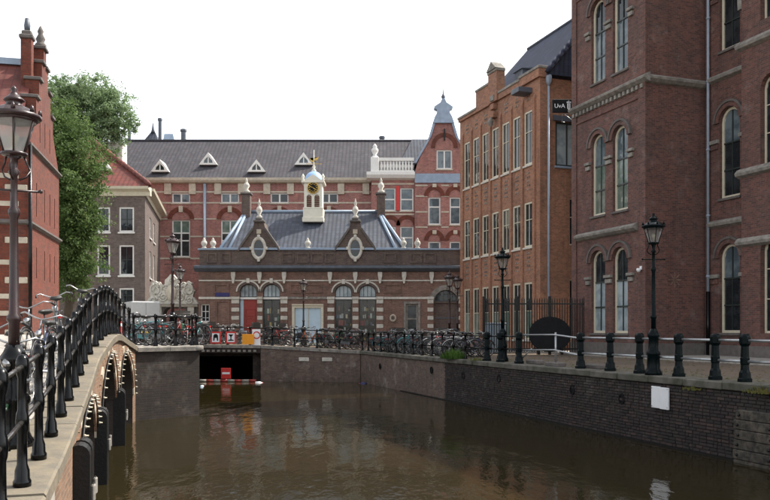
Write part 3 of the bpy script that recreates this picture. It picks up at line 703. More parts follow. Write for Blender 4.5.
for z0, z1 in wz: archivolt(db, WING, wx[0], wx[1], z1-.52, 0, .17, B_DARK, .07); archivolt(db, WING, wx[0]-.175, wx[1]+.175, z1-.52, 0, .09, S_DARK, .11, rise=.7, name='label_mould')
for z0, z1 in fz:
    zz = z1-1.22 if z0 < 10 else z1-1.3
    for x0, x1 in ((1.05, 1.44), (2.47, 2.96), (4.0, 4.4)):
        block(db, I4, x0, x1, zz, zz+.12, .13, S_GREY, 'impost'); block(db, I4, x0+.05, x1-.05, zz-.22, zz-.05, .09, S_GREY, 'impost')
for z0, z1 in wz:
    zz = z1-1.3
    for x0, x1 in ((5.4, 5.88), (6.97, 7.35)): block(db, WING, x0, x1, zz, zz+.15, .12, S_GREY, 'impost'); block(db, WING, x0+.05, x1-.04, zz-.22, zz-.03, .07, B_DARK, 'impost')
# belt courses: cap, dentils, string
for z, dent in ((10.78, True), (5.08, False), (16.2, True)):
    mb = MB(); mb.prism_yz([(.02, z-.12), (-.1, z-.08), (-.24, z+.02), (-.26, z+.1), (-.1, z+.2), (.02, z+.24)], .0 if dent else .45, DW+.24 if dent else 4.65); part('belt_course', mb, S_GREY, db)
    mb = MB(WING); mb.prism_yz([(.02, z-.02), (-.16, z+.06), (-.2, z+.16), (-.08, z+.26), (.02, z+.3)], DW+.26, 7.42); part('belt_course', mb, S_GREY, db)
    if dent:
        mb = MB(SIDE); mb.prism_yz([(.02, z-.12), (-.1, z-.08), (-.22, z+.02), (-.24, z+.1), (-.1, z+.2), (.02, z+.24)], .0, 2.84); part('belt_course', mb, S_GREY, db)
        for k in range(18):
            x = .12+k*.28; block(db, I4, x, x+.14, z-.28, z-.115, .12, S_GREY, 'dentil', c=.008)
        mb = MB(); mb.box(0, DW+.03, -.05, .01, z-.62, z-.54); part('string_course', mb, B_DARK, db)
for z in (6.7, 4.15, 11.4): mb = MB(BAY); mb.prism_yz([(.02, z-.02), (-.16, z+.06), (-.2, z+.16), (-.08, z+.3), (.02, z+.34)], 7.3, 22); part('belt_course', mb, S_GREY, db)
# brick pilasters on the front, plinths
for x0, x1 in ((.0, .32), (4.72, DW)): mb = MB(); mb.box(x0, x1+.03, -.06, .01, -.3, 19); part('pilaster', mb, B_DARK, db)
mb = MB(); mb.box(-.05, DW+.12, -.14, .0, -.3, .55); mb.box(DW+.002, DW+.12, .0, 2.84, -.3, .55); part('plinth', mb, S_DARK, db)
mb = MB(WING); mb.box(DW+.13, 7.44, -.12, .0, -.3, .5); part('plinth', mb, S_DARK, db)
mb = MB(BAY); mb.box(7.4, 22, -.12, -.003, -.3, .5); part('plinth', mb, S_DARK, db)
bk = MB(WING); bk.prism([(7.2, 13.0), (7.42, 13.0), (7.42, 14.6), (7.05, 14.6), (7.05, 14.3), (7.15, 14.1)], -.35, 0); part('corbel', bk, S_GREY, db)
mb = MB(); x = DW+.28; mb.tube([(x, 2.72, 2.6), (x, 2.72, 19)], .055, 10); dp = part('downpipe', mb, PIPE, db)
mb = MB(); mb.tube([(x, 2.72, -.2), (x, 2.72, 2.6)], .075, 10); part('downpipe_foot', mb, IRON, db)
for z in (3.2, 5.6, 8.2, 10.9, 13.4): mb = MB(); mb.lathe([(.075, -.04), (.085, 0), (.075, .04)], 10, (x, 2.72), z0=z); part('pipe_collar', mb, PIPE, dp)
for x, z, m_ in ((5.3, 3.0, 0),):                      # faded cross-shaped brick ornaments on the side wall
    for k in range(4):
        a = k*math.pi/4; mb = MB(SIDE @ Matrix.Translation((1.35, -.012, 3.05)) @ Matrix.Rotation(a, 4, 'Y')); mb.box(-.3, .3, 0, .015, -.025, .025)
        part('brick_ornament', mb, B_STAT, db)
sc_ = thing('security_camera', 'small white dome security camera on the dark brick corner', 'camera', tuple((MTX[db.name].inverted() @ Vector((4.9, -.08, 3.45)))), RZB)
mb = MB(); mb.box(-.05, .05, -.02, .07, -.02, .12); part('bracket', mb, WHTP, sc_)
mb = MB(); mb.lathe([(0, -.12), (.05, -.11), (.085, -.05), (.09, 0), (.07, .03), (0, .035)], 12, (0, -.1)); part('dome', mb, WHTP, sc_)

# ------------------------------------------------------------------ orange brick building
ob = thing('brick_building', 'orange brick building with tall narrow windows beyond the black gate', 'building', (4.4, 46.9, 0), RZB)
OW = 9.08; wc = [1.0+1.165*k for k in range(7)]
rows = ((.6, 3.42), (5.15, 7.36), (9.2, 11.85))
ops = [(c-.43, c+.43, z0, z1) for c in wc for z0, z1 in rows]
mb = MB(); mb.wall(0, OW, -.3, 13.2, ops, .25); part('front_wall', mb, B_ORNG, ob)
OS = Matrix.Translation((OW, 0, 0)) @ Matrix.Rotation(R(90), 4, 'Z')
so = [(.85, 2.75, 9.0, 11.15), (1.62, 2.5, 5.2, 7.5), (1.62, 2.5, .6, 3.55)]
mb = MB(OS); mb.wall(0, 9, -.3, 13.2, so, .2); part('side_wall', mb, B_ORNG, ob)
mb = MB(Matrix.Rotation(R(90), 4, 'Z')); mb.wall(0, 9, -.3, 13.2, [], .2); part('far_side_wall', mb, B_ORNG, ob)
for c in wc:
    for i, (z0, z1) in enumerate(rows): window(ob, I4, c-.43, c+.43, z0, z1, 0, CREAM, [G_DARK, G_DARK, G_GREEN] if i else [G_GREEN, G_DARK], 1, (.62,) if i else (.5,), .09, .02, .035, .08, sill=S_PALE)
window(ob, OS, so[0][0], so[0][1], so[0][2], so[0][3], 0, FRAMEG, [G_BLIND], 2, (), .09, .04, .06, .1, sill=LEAD)
for q in so[1:]: window(ob, OS, q[0], q[1], q[2], q[3], 0, CREAM, G_DARK, 0, (.6,), .07, .08, .04)
mb = MB(OS); mb.box(.7, 2.9, -.12, 0, 11.17, 11.42); part('window_hood', mb, LEADD, ob)
for k in range(8):                                    # pilasters between the windows
    x = wc[0]-.582+1.165*k
    mb = MB(); mb.box(x-.11, x+.11, -.08, .0, -.3, 12.3); mb.prism_yz([(-.08, 12.3), (0, 12.3), (0, 12.55)], x-.11, x+.11); part('pilaster', mb, B_ORNG, ob)
for c in wc:                                          # vertical rows of dark header bricks between storeys
    for z0 in (4.0, 7.95, 12.35):
        for k in range(5 if z0 < 12 else 3):
            for dx in (-.09, .09): block(ob, I4, c+dx-.045, c+dx+.045, z0+k*.2, z0+k*.2+.09, .025, S_DARK if k % 2 else S_GREY, 'header_brick', c=.004)
def parap(x0, x1, z1, y0=-.12, z0=13.2):
    mb = MB(); mb.box(x0, x1, y0, .28, z0, z1); part('parapet', mb, B_ORNG, ob); block(ob, Matrix.Translation((0, y0, 0)), x0-.04, x1+.04, z1+.002, z1+.13, .05, S_GREY, 'parapet_coping', back=.5)
parap(0, 2.35, 13.35); parap(2.352, 4.0, 14.3); parap(4.002, 5.0, 14.75, -.2); parap(5.002, 7.3, 13.5); parap(7.302, OW+.12, 13.6, -.14)
mb = MB(); mb.prism([(3.95, 14.89), (5.05, 14.89), (4.5, 15.35)], -.3, .3); part('pediment', mb, S_GREY, ob)
for z in (12.35, 12.8, 13.25): block(ob, I4, 4.3, 4.7, z, z+.3, .26, S_GREY if z > 12.9 else B_ORNG, 'corbel')
mb = MB(); mb.lathe([(0, 0), (.12, .1), (.16, .3), (.08, .5), (0, .55)], 8, (4.5, -.3), z0=11.85); part('ornament', mb, S_GREY, ob)
block(ob, I4, 7.55, 8.35, 12.65, 12.9, .75, LEADD, 'hoist_canopy')
mb = MB(); mb.add([(.2, .25, 13.3), (9.3, .25, 13.3), (9.6, 3.6, 17.4), (1.6, 3.6, 17.4), (9.4, 7, 13.3), (.2, 7, 13.3)], [(0, 1, 2, 3), (3, 2, 4, 5), (0, 3, 5), (1, 4, 2)]); part('roof', mb, SLATB, ob)
mb = MB(); mb.tube([(1.6, 3.6, 17.42), (9.6, 3.6, 17.42)], .09, 8); part('ridge_tiles', mb, SLATE, ob)
for k in range(14):
    f = k/14; p = Vector((9.3, .25, 13.35)).lerp(Vector((9.6, 3.6, 17.4)), f); q = Vector((9.3, .25, 13.35)).lerp(Vector((9.6, 3.6, 17.4)), f+.085)
    mb = MB(); mb.tube([tuple(p+Vector((0, 0, .05))), tuple(q+Vector((0, 0, .1)))], [.11, .14], 8); part('hip_tile', mb, SLATB, ob)
mb = MB(); mb.box(5.7, 6.5, .5, 2.2, 13.6, 14.45); mb.prism_yz([(.4, 14.45), (2.4, 14.45), (2.4, 14.75)], 5.6, 6.6); part('dormer', mb, LEADD, ob)
mb = MB(); xx = OW+.08; mb.tube([(xx, .42, -.2), (xx, .42, 12.9)], .055, 10); mb.lathe([(.06, 12.8), (.14, 13.0), (.16, 13.2), (.16, 13.3)], 8, (xx, .42)); part('downpipe', mb, PIPE, ob)
# hanging sign with white lettering
sg = thing('hanging_sign', 'black projecting sign lettered UvA with a white emblem, high in the alley', 'sign', (8.06, 36.35, 11.25))
mb = MB(); mb.cbox(-.46, .46, -.05, .05, -.30, .30, .02); part('board', mb, BLKP, sg)
def text_mesh(body, size, mat, ext=.004):
    cu = bpy.data.curves.new('t', 'FONT'); cu.body = body; cu.size = size; cu.extrude = ext; cu.align_x = 'LEFT'
    to = bpy.data.objects.new('t', cu); col.objects.link(to); bpy.context.view_layer.update()
    me = bpy.data.meshes.new_from_object(to.evaluated_get(bpy.context.evaluated_depsgraph_get())); bpy.data.objects.remove(to)
    me.materials.clear(); me.materials.append(mat); return me
obj('lettering', text_mesh('UvA', .27, WHTP), sg, (-.38, -.052, -.09), (R(90), 0, 0))
em = MB()                                            # emblem: upright shield with three crosses, crown on top
em.prism([(.21, .1), (.35, .1), (.35, -.12), (.28, -.2), (.21, -.12)], -.058, -.05)
for k, (x, z) in enumerate(((.21, .2), (.28, .24), (.35, .2))): em.prism([(x-.03, .12), (x+.03, .12), (x+.015, z), (x-.015, z)], -.058, -.05)
e = part('emblem', em, WHTP, sg)
for z in (.045, -.025, -.095):
    for a in (45, -45): mb = MB(Matrix.Translation((.28, -.06, z)) @ Matrix.Rotation(R(a), 4, 'Y')); mb.box(-.032, .032, -.003, .0, -.008, .008); part('cross', mb, BLKP, e)
mb = MB(); mb.tube([(.5, 0, -.36), (.0, 0, -.36), (-.02, 0, -.72), (.1, 0, -.74)], .018, 6); mb.tube([(.1, 0, -.36), (.5, 0, -.7)], .016, 6); part('bracket', mb, STEEL, sg)

# ------------------------------------------------------------------ back building
D = 62.0; F = FR(D); bx = lambda p: PX(p, D); bz = lambda p: PZ(p, D)
bb = thing('brick_building', 'long red brick building with cream bands and a grey tiled roof at the back', 'building', (bx(290), D, 0))
cs = [181, 230, 279.5, 329]
ops = [(bx(c-9), bx(c+9), bz(203), bz(193)) for c in cs]+[(bx(c-9), bx(c+9), bz(257), bz(220)) for c in cs]
ops += [(bx(137-9), bx(137+9), bz(203), bz(193)), (bx(137-9), bx(137+9), bz(257), bz(220))]
mb = MB(F); mb.wall(bx(105), bx(372), -.3, bz(180), ops, .25); part('front_wall', mb, B_BACK, bb, True)
for c in cs+[137]:
    window(bb, F, bx(c-9), bx(c+9), bz(203), bz(193), 0, WHITE, G_SKY if c < 270 else G_DARK, 1, (), .09, .1, .12, world=True, sill=S_CREAM)
    window(bb, F, bx(c-9), bx(c+9), bz(257), bz(220), 0, WHITE, [G_DARK, G_DARK, G_GREEN], 1, (.44, .66), .09, .1, .1, world=True, sill=S_CREAM)
    archivolt(bb, F, bx(c-9), bx(c+9), bz(219.3), 0, .34, B_LEFT, .05, rise=.62, world=True)
    block(bb, F, bx(c-2), bx(c+2), bz(212.5), bz(206), .14, S_CREAM, 'keystone', world=True)
for py, th in ((192, 1.6), (202.8, 1.4), (219, 1.3), (236.5, 1.4), (258.5, 1.6)):
    brk = sorted([(bx(c-9.2), bx(c+9.2)) for c in cs+[137]]); x = bx(106)
    cut = py in (202.8, 219, 236.5, 258.5) or True
    for a, b in (brk if py not in (192,) else [])+[(bx(371), 0)]:
        mb = MB(F); mb.box(x, a, -.03, .02, bz(py)-th*.0387, bz(py)+th*.0387); part('stone_band', mb, S_CREAM, bb, True); x = b
for px in (144, 168, 192.6, 218, 241.5, 267, 290.6, 317, 341, 366): block(bb, F, bx(px-3.4), bx(px+3.4), bz(194.5), bz(183.5), .16, S_CREAM, 'corbel', world=True)
mb = MB(F); mb.prism_yz([(.1, bz(184)), (-.3, bz(183)), (-.42, bz(181)), (-.42, bz(178.5)), (.1, bz(178.5))], bx(105), bx(371)); part('gutter', mb, S_CREAM, bb, True)
mb = MB(F); mb.tube([(bx(205), -.12, -.2), (bx(205), -.12, bz(184))], .12, 8); part('downpipe', mb, PIPE, bb, True)
ze, zr = bz(178.6), 1.12+(329-141)/800*67
ex, rx = bx(105), bx(430)
mb = MB(); mb.add([(ex, D-.3, ze), (bx(470), D-.3, ze), (bx(470), 67, zr), (ex, 67, zr), (ex, 72.3, ze), (bx(470), 72.3, ze)], [(0, 1, 2, 3), (3, 2, 5, 4), (0, 3, 4), (1, 5, 2)]); rf = part('roof', mb, TILEG, bb, True)
mb = MB(); mb.tube([(ex, 67, zr+.02), (bx(470), 67, zr+.02)], .12, 6); part('ridge_tiles', mb, TILEG, bb, True)
mb = MB(); mb.box(bx(105), bx(470), 62.6, 72, -.3, ze-.05); part('body', mb, B_BACK, bb, True)
def roofY(py):                                       # depth on the front roof slope that shows at picture row py
    k = (zr-ze)/(67-(D-.3)); return (ze-k*(D-.3)-EYE)/((HY-py)/FPX-k)
for px, py in ((161, 172.5), (209, 165.5), (257, 172.5), (304, 165.5)):   # triangular dormers
    Y = roofY(py); x = PX(px, Y); z = PZ(py, Y); s_ = Y/800
    dm = MB(FR(Y-.35)); hw, h = 9.2*s_, 12.3*s_
    tri_o = [(x-hw, z), (x+hw, z), (x, z+h)]; tri_i = [(x-hw*.5, z+h*.14), (x+hw*.5, z+h*.14), (x+hw*.42, z+h*.36), (x, z+h*.68), (x-hw*.42, z+h*.36)]
    dm.add([(q[0], 0, q[1]) for q in tri_o]+[(q[0], 0, q[1]) for q in tri_i], [(0, 1, 4, 3), (1, 2, 6, 5, 4), (2, 0, 3, 7, 6)])
    dm.loft([[(q[0], 0, q[1]) for q in tri_o], [(q[0], 2.2, q[1]) for q in tri_o]], False); dm.loft([[(q[0], 0, q[1]) for q in tri_i], [(q[0], .15, q[1]) for q in tri_i]], False)
    d_ = part('dormer', dm, WHITE, bb, True)
    pb = MB(FR(Y-.35)); pb.prism(tri_i, .1, .12); part('pane', pb, G_SKY if py < 170 else G_DARK, d_, True)
    pb = MB(FR(Y-.35)); pb.box(x-.04, x+.04, .04, .099, z+h*.14, z+h*.66); part('glazing_bar', pb, WHITE, d_, True)
# right-hand bay with balustrade
BF = FR(D-.9)
wins = [(384, 395.4, 190, 212.5), (400, 413, 190, 212.5), (384, 395.4, 228, 250), (400, 413, 228, 250)]
mb = MB(BF); mb.wall(bx(371.5), bx(414), -.3, bz(180), [(bx(a), bx(b), bz(d), bz(c)) for a, b, c, d in wins], .2); mb.box(bx(371.5), bx(371.6), .001, .95, -.3, bz(180)); part('bay_wall', mb, B_BACK, bb, True)
for a, b, c, d in wins: window(bb, BF, bx(a), bx(b), bz(d), bz(c), 0, WHITE, [G_SKY, G_SKY], 0, (.5,), .09, .08, .1, world=True, sill=S_CREAM)
for c in (406.5, 389.7): archivolt(bb, BF, bx(c-6.5), bx(c+6.5), bz(227), 0, .3, B_LEFT, .05, rise=.5, world=True)
block(bb, BF, bx(396), bx(399.5), bz(212), bz(188), .05, REDP, 'shutter', world=True)
mb = MB(BF); mb.prism_yz([(.1, bz(183)), (-.35, bz(181)), (-.5, bz(178)), (-.5, bz(175)), (.1, bz(175))], bx(367), bx(414.2)); part('cornice', mb, WHITE, bb, True)
for py in (216, 186, 252): mb = MB(BF); mb.box(bx(372), bx(413.8), -.03, .02, bz(py+.8), bz(py-.8)); part('stone_band', mb, S_CREAM, bb, True)
mb = MB(BF); mb.cbox(bx(371), bx(379), -.3, .3, bz(175)+.002, bz(160), .04); pd = part('pedestal', mb, WHITE, bb, True)
mb = MB(BF); mb.lathe([(.22, 0), (.22, .1), (.1, .18), (.26, .45), (.28, .58), (.14, .78), (.18, .85), (.07, 1.0), (0, 1.05)], 10, (bx(375), 0), z0=bz(160)); part('urn', mb, WHITE, pd, True)
mb = MB(BF); mb.box(bx(379.2), bx(413.5), -.14, .14, bz(163.5), bz(160.5)); mb.box(bx(379.2), bx(413.5), -.14, .14, bz(175)+.003, bz(173)); bl = part('balustrade', mb, WHITE, bb, True)
for k in range(11):
    mb = MB(BF); mb.lathe([(.09, bz(172.9)), (.06, bz(171)), (.12, bz(168.6)), (.06, bz(165.5)), (.09, bz(163.6))], 8, (bx(381.5+k*3.0), 0)); part('baluster', mb, WHITE, bl, True)
# right-hand gable
GF = FR(D-1.1)
gw = [(427.5, 439.5, 199.5, 226.5), (448.5, 459.5, 199.5, 226.5), (427.5, 439.5, 243, 268), (448.5, 459.5, 243, 268), (435.6, 451, 153, 172)]
g2 = [(bx(a), bx(b), bz(d), bz(c)) for a, b, c, d in gw]
mb = MB(GF); mb.wall(bx(414.2), bx(468), -.3, bz(176), g2[:4], .2); mb.box(bx(414.2), bx(414.3), .001, 1.1, -.3, bz(176)); part('gable_wall', mb, B_BACK, bb, True)
mb = MB(GF); zt = bz(127)
xl, xr, cxg = bx(414.2), bx(470), bx(442.3)
mb.wall(bx(434), bx(452.5), bz(176), bz(150), g2[4:], .2)
mb.prism([(xl, bz(176)), (bx(433.98), bz(176)), (bx(433.98), zt), (bx(433.5), zt), (bx(429), bz(140)), (xl+.2, bz(166))], 0, .6)
mb.prism([(bx(452.52), bz(176)), (xr, bz(176)), (xr-.2, bz(166)), (bx(455.6), bz(140)), (bx(451.5), zt), (bx(452.52), zt)], 0, .6) if False else mb.prism([(bx(452.52), bz(176)), (xr, bz(176)), (xr-.2, bz(166)), (bx(456), bz(140)), (bx(452.52), zt+.001)], 0, .6)
mb.prism([(bx(433.98), bz(149.98)), (bx(452.52), bz(149.98)), (bx(452.52), zt), (bx(433.98), zt)], 0, .6)
part('gable', mb, B_BACK, bb, True)
for sgn in (-1, 1):                                   # stone edges of the gable
    mb = MB(GF); x = lambda p: cxg+sgn*(p)*.0775
    mb.prism([(x(28.5), bz(166)), (x(26.5), bz(166)), (x(12), bz(140)), (x(8), zt), (x(10.4), zt), (x(14.5), bz(141))], -.12, .5); part('gable_edge', mb, LEAD, bb, True)
mb = MB(GF); x = lambda p: cxg+p*.0775
mb.prism([(x(-10.5), zt), (x(10.5), zt), (x(8.5), bz(121)), (x(6.2), bz(117)), (x(6.2), bz(114)), (x(9), bz(112.5)), (x(9), bz(111)), (x(3), bz(107)), (x(1.2), bz(103)), (x(-1.2), bz(103)), (x(-3), bz(107)), (x(-9), bz(111)), (x(-9), bz(112.5)), (x(-6.2), bz(114)), (x(-6.2), bz(117)), (x(-8.5), bz(121))], -.2, .45); cp = part('gable_cap', mb, LEAD, bb, True)
mb = MB(GF); mb.lathe([(.1, 0), (.16, .2), (.06, .4), (.02, .8), (0, .82)], 8, (cxg, .1), z0=bz(103)); part('finial', mb, LEADD, cp, True)
mb = MB(GF); mb.box(bx(414.3), bx(467.9), -.1, -.002, bz(185.5), bz(176.5)); part('lead_band', mb, LEAD, bb, True)
for a, b, c, d in g2[:4]:
    window(bb, GF, a, b, c, d, 0, WHITE, [G_SKY, G_SKY], 0, (.66,), .1, .08, .1, world=True, sill=S_CREAM)
for px in (433.5, 454):
    archivolt(bb, GF, bx(px-6), bx(px+6), bz(198.5), 0, .32, B_LEFT, .05, rise=.5, world=True); block(bb, GF, bx(px-2), bx(px+2), bz(190), bz(186.5), .12, S_CREAM, 'keystone', world=True)
    archivolt(bb, GF, bx(px-6), bx(px+6), bz(242), 0, .32, B_LEFT, .05, rise=.5, world=True); block(bb, GF, bx(px-2), bx(px+2), bz(236), bz(232), .12, S_CREAM, 'keystone', world=True)
window(bb, GF, *g2[4], 0, WHITE, G_SKY, 1, (), .1, .08, .1, world=True, sill=S_CREAM)
archivolt(bb, GF, bx(434), bx(452.5), bz(151), 0, .3, B_LEFT, .05, rise=.85, world=True)
block(bb, GF, bx(442.7), bx(444), bz(144), bz(132.5), .14, IRON, 'wall_anchor', world=True)
for py in (198.5, 214, 229, 188): 
    mb = MB(GF); mb.box(bx(415), bx(426.8), -.03, .02, bz(py+.7), bz(py-.7)); mb.box(bx(440.3), bx(447.8), -.03, .02, bz(py+.7), bz(py-.7)); part('stone_band', mb, S_CREAM, bb, True)
mb = MB(GF); mb.add([(bx(414.2), .3, bz(166)), (cxg, .3, zt), (cxg, 6, zt), (bx(414.2), 6, bz(166)), (bx(470), .3, bz(166)), (bx(470), 6, bz(166))], [(0, 1, 2, 3), (1, 4, 5, 2)]); part('gable_roof', mb, SLATE, bb, True)
mb = MB(); mb.add([(bx(400), 63.5, ze+1.5), (bx(436), 63.5, ze+1.5), (bx(436), 66.8, zr+.1), (bx(414), 66.8, zr+.1)], [(0, 1, 2, 3)]); part('valley_roof', mb, SLATE, bb, True)
# chimneys and turret behind the ridge
for px, py0, wd in ((129.5, 119, 1.6), (160, 118, 1.8), (183.5, 129, 2.6), (382, 136, 2.4)):
    Y = 68.0; x = PX(px, Y); mb = MB(); mb.lathe([(wd*.085, zr-1.5), (wd*.085, PZ(py0+3, Y)), (wd*.11, PZ(py0+2.6, Y)), (wd*.11, PZ(py0+.6, Y)), (wd*.06, PZ(py0, Y))], 8, (x, Y), smooth=False); part('chimney', mb, LEADD, bb, True)
Y = 69.5; mb = MB(); x0, x1, xm = PX(130, Y), PX(163, Y), PX(148, Y)
mb.add([(x0, Y, zr-.8), (x1, Y, zr-.8), (x1, Y+3, zr-.8), (x0, Y+3, zr-.8), (xm-.2, Y+1.5, PZ(128, Y)), (xm+.2, Y+1.5, PZ(128, Y))], [(0, 1, 5, 4), (1, 2, 5), (2, 3, 4, 5), (3, 0, 4)]); tr_ = part('turret_roof', mb, SLATE, bb, True)
mb = MB(); mb.lathe([(.2, 0), (.12, .3), (.05, .8), (0, .9)], 8, (xm, Y+1.5), z0=PZ(128.5, Y)); part('finial', mb, LEADD, tr_, True)
mb = MB(); mb.add([(PX(160, Y), Y, zr-.8), (PX(178, Y), Y, zr-.8), (PX(170, Y), Y+1, PZ(131, Y)), (PX(161, Y), Y+1, PZ(131, Y))], [(0, 1, 2, 3)]); part('roof_light', mb, LEAD, bb, True)

# ------------------------------------------------------------------ low guardhouse-like pavilion across the canal end
D = 48.0; F = FR(D); sx = lambda p: PX(p, D); sz = lambda p: PZ(p, D)
st = thing('brick_pavilion', 'low brown brick pavilion with slate hip roof and white clock turret', 'building', (sx(325), D, 0))
ops = [(sx(239.8), sx(256.8), .2, sz(284), .46), (sx(263), sx(280), .2, sz(284), .46), (sx(335), sx(352), .35, sz(285), .46), (sx(359), sx(376), .35, sz(285), .46),
       (sx(294), sx(321.5), .25, sz(307)), (sx(200.5), sx(209.5), sz(322), sz(304)), (sx(406), sx(418), .1, sz(304)), (sx(434), sx(458), .1, sz(290), .7)]
mb = MB(F); mb.wall(sx(198.5), sx(463), -.3, sz(268), ops, .35); part('front_wall', mb, B_STAT, st, True)
mb = MB(F); mb.box(sx(198.5), sx(198.6), .01, 7, -.3, sz(268)); mb.box(sx(199), sx(463), 1.2, 7, -.3, sz(270)); part('body', mb, B_STATD, st, True)
mb = MB(F); mb.wall(sx(199.5), sx(463), sz(267.5), sz(250), [], .3, -.02); mb.box(sx(199.5), sx(463), .01, .4, sz(267.5), sz(250)); part('parapet', mb, B_STATD, st, True)
mb = MB(F); mb.prism_yz([(.0, sz(272)), (-.18, sz(271)), (-.42, sz(268.5)), (-.42, sz(266.4)), (-.03, sz(265.2)), (0, sz(265.2))], sx(195), sx(463)); part('cornice', mb, LEADD, st, True)
mb = MB(F); mb.box(sx(198), sx(463), -.12, .45, sz(250)+.001, sz(248.4)); part('parapet_coping', mb, LEAD, st, True)
for a, b in ((207, 217), (221, 231), (282, 294), (297, 309), (311, 323), (325, 335), (384, 396), (410, 422), (424, 436)):   # recessed-looking raised panels on the parapet
    mb = MB(F); ring_frame(mb, sx(a), sx(b), sz(263), sz(253), 0, .09, -.075, -.022); part('parapet_panel', mb, B_STATD, st, True)
for a, b in ((214, 229), (290, 303), (306, 322), (384, 401), (216, 229.5)):
    z0, z1 = (sz(293), sz(284)) if (a, b) != (216, 229.5) else (sz(336), sz(300.5))
    mb = MB(F); ring_frame(mb, sx(a), sx(b), z0, z1, 0, .08, -.05, .002); part('brick_panel', mb, B_STAT, st, True)
def band(px0, px1, py, th, mat=S_PALE, proud=.06, nm='stone_band'):
    mb = MB(F); mb.box(sx(px0), sx(px1), -proud, .01, sz(py+th/2), sz(py-th/2)); part(nm, mb, mat, st, True)
band(199, 462, 280.6, 1.4); band(198.8, 231, 298, 2.2); band(288, 328, 298, 2.2, S_GREY); band(384, 427, 298, 2.2)
for px in (233.5, 259.7, 284.3, 330, 355.3, 380, 404, 431.5):
    mb = MB(F); x = sx(px); mb.prism([(x-.13, sz(272.2)), (x+.13, sz(272.2)), (x+.13, sz(276)), (x+.08, sz(280)), (x+.05, sz(283.5)), (x-.05, sz(283.5)), (x-.08, sz(280)), (x-.13, sz(276))], -.17, 0); part('corbel', mb, S_PALE, st, True)
# arches, keystones, banded piers
for xa, xb, zt in ((239.8, 256.8, 284), (263, 280, 284), (335, 352, 285), (359, 376, 285)):
    a, b = sx(xa), sx(xb); archivolt(st, F, a, b, sz(zt)-.46, 0, .13, B_STATD, .05, rise=.46, world=True)
    archivolt(st, F, a-.135, b+.135, sz(zt)-.46, 0, .09, S_PALE, .08, rise=.595, world=True, name='label_mould')
    x = (a+b)/2; block(st, F, x-.1, x+.1, sz(zt)+.05, sz(zt)+.34, .14, S_PALE, 'keystone', world=True)
archivolt(st, F, sx(434), sx(458), sz(290)-.7, 0, .3, S_GREY, .06, rise=.7, world=True)
for x0, x1, kind in ((231.5, 239.2, 0), (257.4, 262.4, 1), (280.6, 287.5, 0), (327.5, 334.3, 0), (352.6, 358.4, 1), (376.6, 383.3, 0), (427.5, 433.4, 0), (458.6, 463, 0)):
    k = 0; py = 299.5
    while py < 336:
        m_ = (S_PALE if k % 2 == 0 else B_STAT); hgt = 4.1
        block(st, F, sx(x0), sx(x1), sz(py+hgt)+.004, sz(py), .07 if k % 2 == 0 else .04, m_, 'pier_block', world=True); py += hgt; k += 1
    block(st, F, sx(x0-.5), sx(x1+.5), sz(299.4), sz(296.8), .12, S_PALE, 'impost', world=True)
# glazed openings
def swin(i, gm, trans, mull, fm=WHITE, **k):
    o = ops[i]; return window(st, F, o[0], o[1], o[2], o[3], o[4] if len(o) > 4 else 0, fm, gm, mull, trans, .06, .16, .035, .08, world=True, **k)
for i, gm in ((0, [G_DARK, G_BLIND]), (1, [G_SHOP, G_BLIND]), (2, [G_SHOP, G_BLIND]), (3, [G_SHOP, G_BLIND])):
    o = ops[i]; zt = (sz(297.6)-o[2])/(o[3]-o[2]); 
    window(st, F, o[0], o[1], sz(297.2), o[3], .46, FRAMEG, G_BLIND, 3, (), .045, .16, .03, .08, world=True, name='fanlight')
    mb = MB(F); mb.box(o[0], o[1], .1, .3, sz(299.2), sz(297.2)); part('transom', mb, WHITE, st, True)
    if i != 0: window(st, F, o[0], o[1], o[2], sz(299.3), 0, FRAMEG, CLEAR, 1, (), .06, .18, .04, .07, world=True, name='shop_window' if i > 1 else 'glazed_door')
    if i != 0:                                        # goods on shelves behind the glass
        q = random.Random(60+i); gb_ = MB(F)
        for sh in range(5):
            zz = o[2]+.1+sh*.44
            if zz > sz(302): break
            x = o[0]+.05
            while x < o[1]-.12:
                w__, h__ = q.uniform(.05, .16), q.uniform(.08, .36)
                if q.random() < .72: gb_.box(x, x+w__, .42+q.uniform(0, .12), .62+q.uniform(0, .1), zz, zz+h__)
                x += w__+q.uniform(.01, .06)
        go_ = obj('shop_goods', gb_.mesh('shop_goods', GOODS)); tag(go_, ('assorted goods behind the glazed door right of the red door', 'assorted goods behind the left of the two right-hand arched shop windows', 'assorted goods behind the rightmost arched shop window')[i-1], 'goods', kind='stuff')
mb = MB(F); o = ops[0]; mb.box(o[0]+.2, o[1]-.02, .2, .28, .2, sz(299.3)); dr = part('door', mb, REDD, st, True, label='dark red panelled door under the leftmost arch')
for zz in (.45, 1.35, 1.9): mb = MB(F); ring_frame(mb, o[0]+.3, o[1]-.12, zz, zz+(.75 if zz < 1 else .45), 0, .05, .17, .21); part('door_panel', mb, REDD, dr, True)
mb = MB(F); mb.box(o[0], o[0]+.19, .22, .3, .2, sz(299.3)); part('side_light', mb, LBLUE, st, True)
o = ops[4]; mb = MB(F); ring_frame(mb, o[0]-.12, o[1]+.12, o[2]-.1, o[3]+.1, 0, .16, -.06, .12); mb.box(sx(292), sx(323.5), -.14, .1, sz(307)+.1, sz(305)+.05); wd = part('double_door_frame', mb, CREAM, st, True)
for a, b in ((o[0]+.05, (o[0]+o[1])/2-.04), ((o[0]+o[1])/2+.04, o[1]-.05)):
    mb = MB(F); mb.cbox(a, b, .05, .1, o[2], o[3]-.06, .01); part('door_leaf', mb, LBLUE, wd, True)
mb = MB(F); x = (o[0]+o[1])/2; mb.box(x-.038, x+.038, .0, .11, o[2], o[3]-.05); part('meeting_post', mb, CREAM, wd, True)
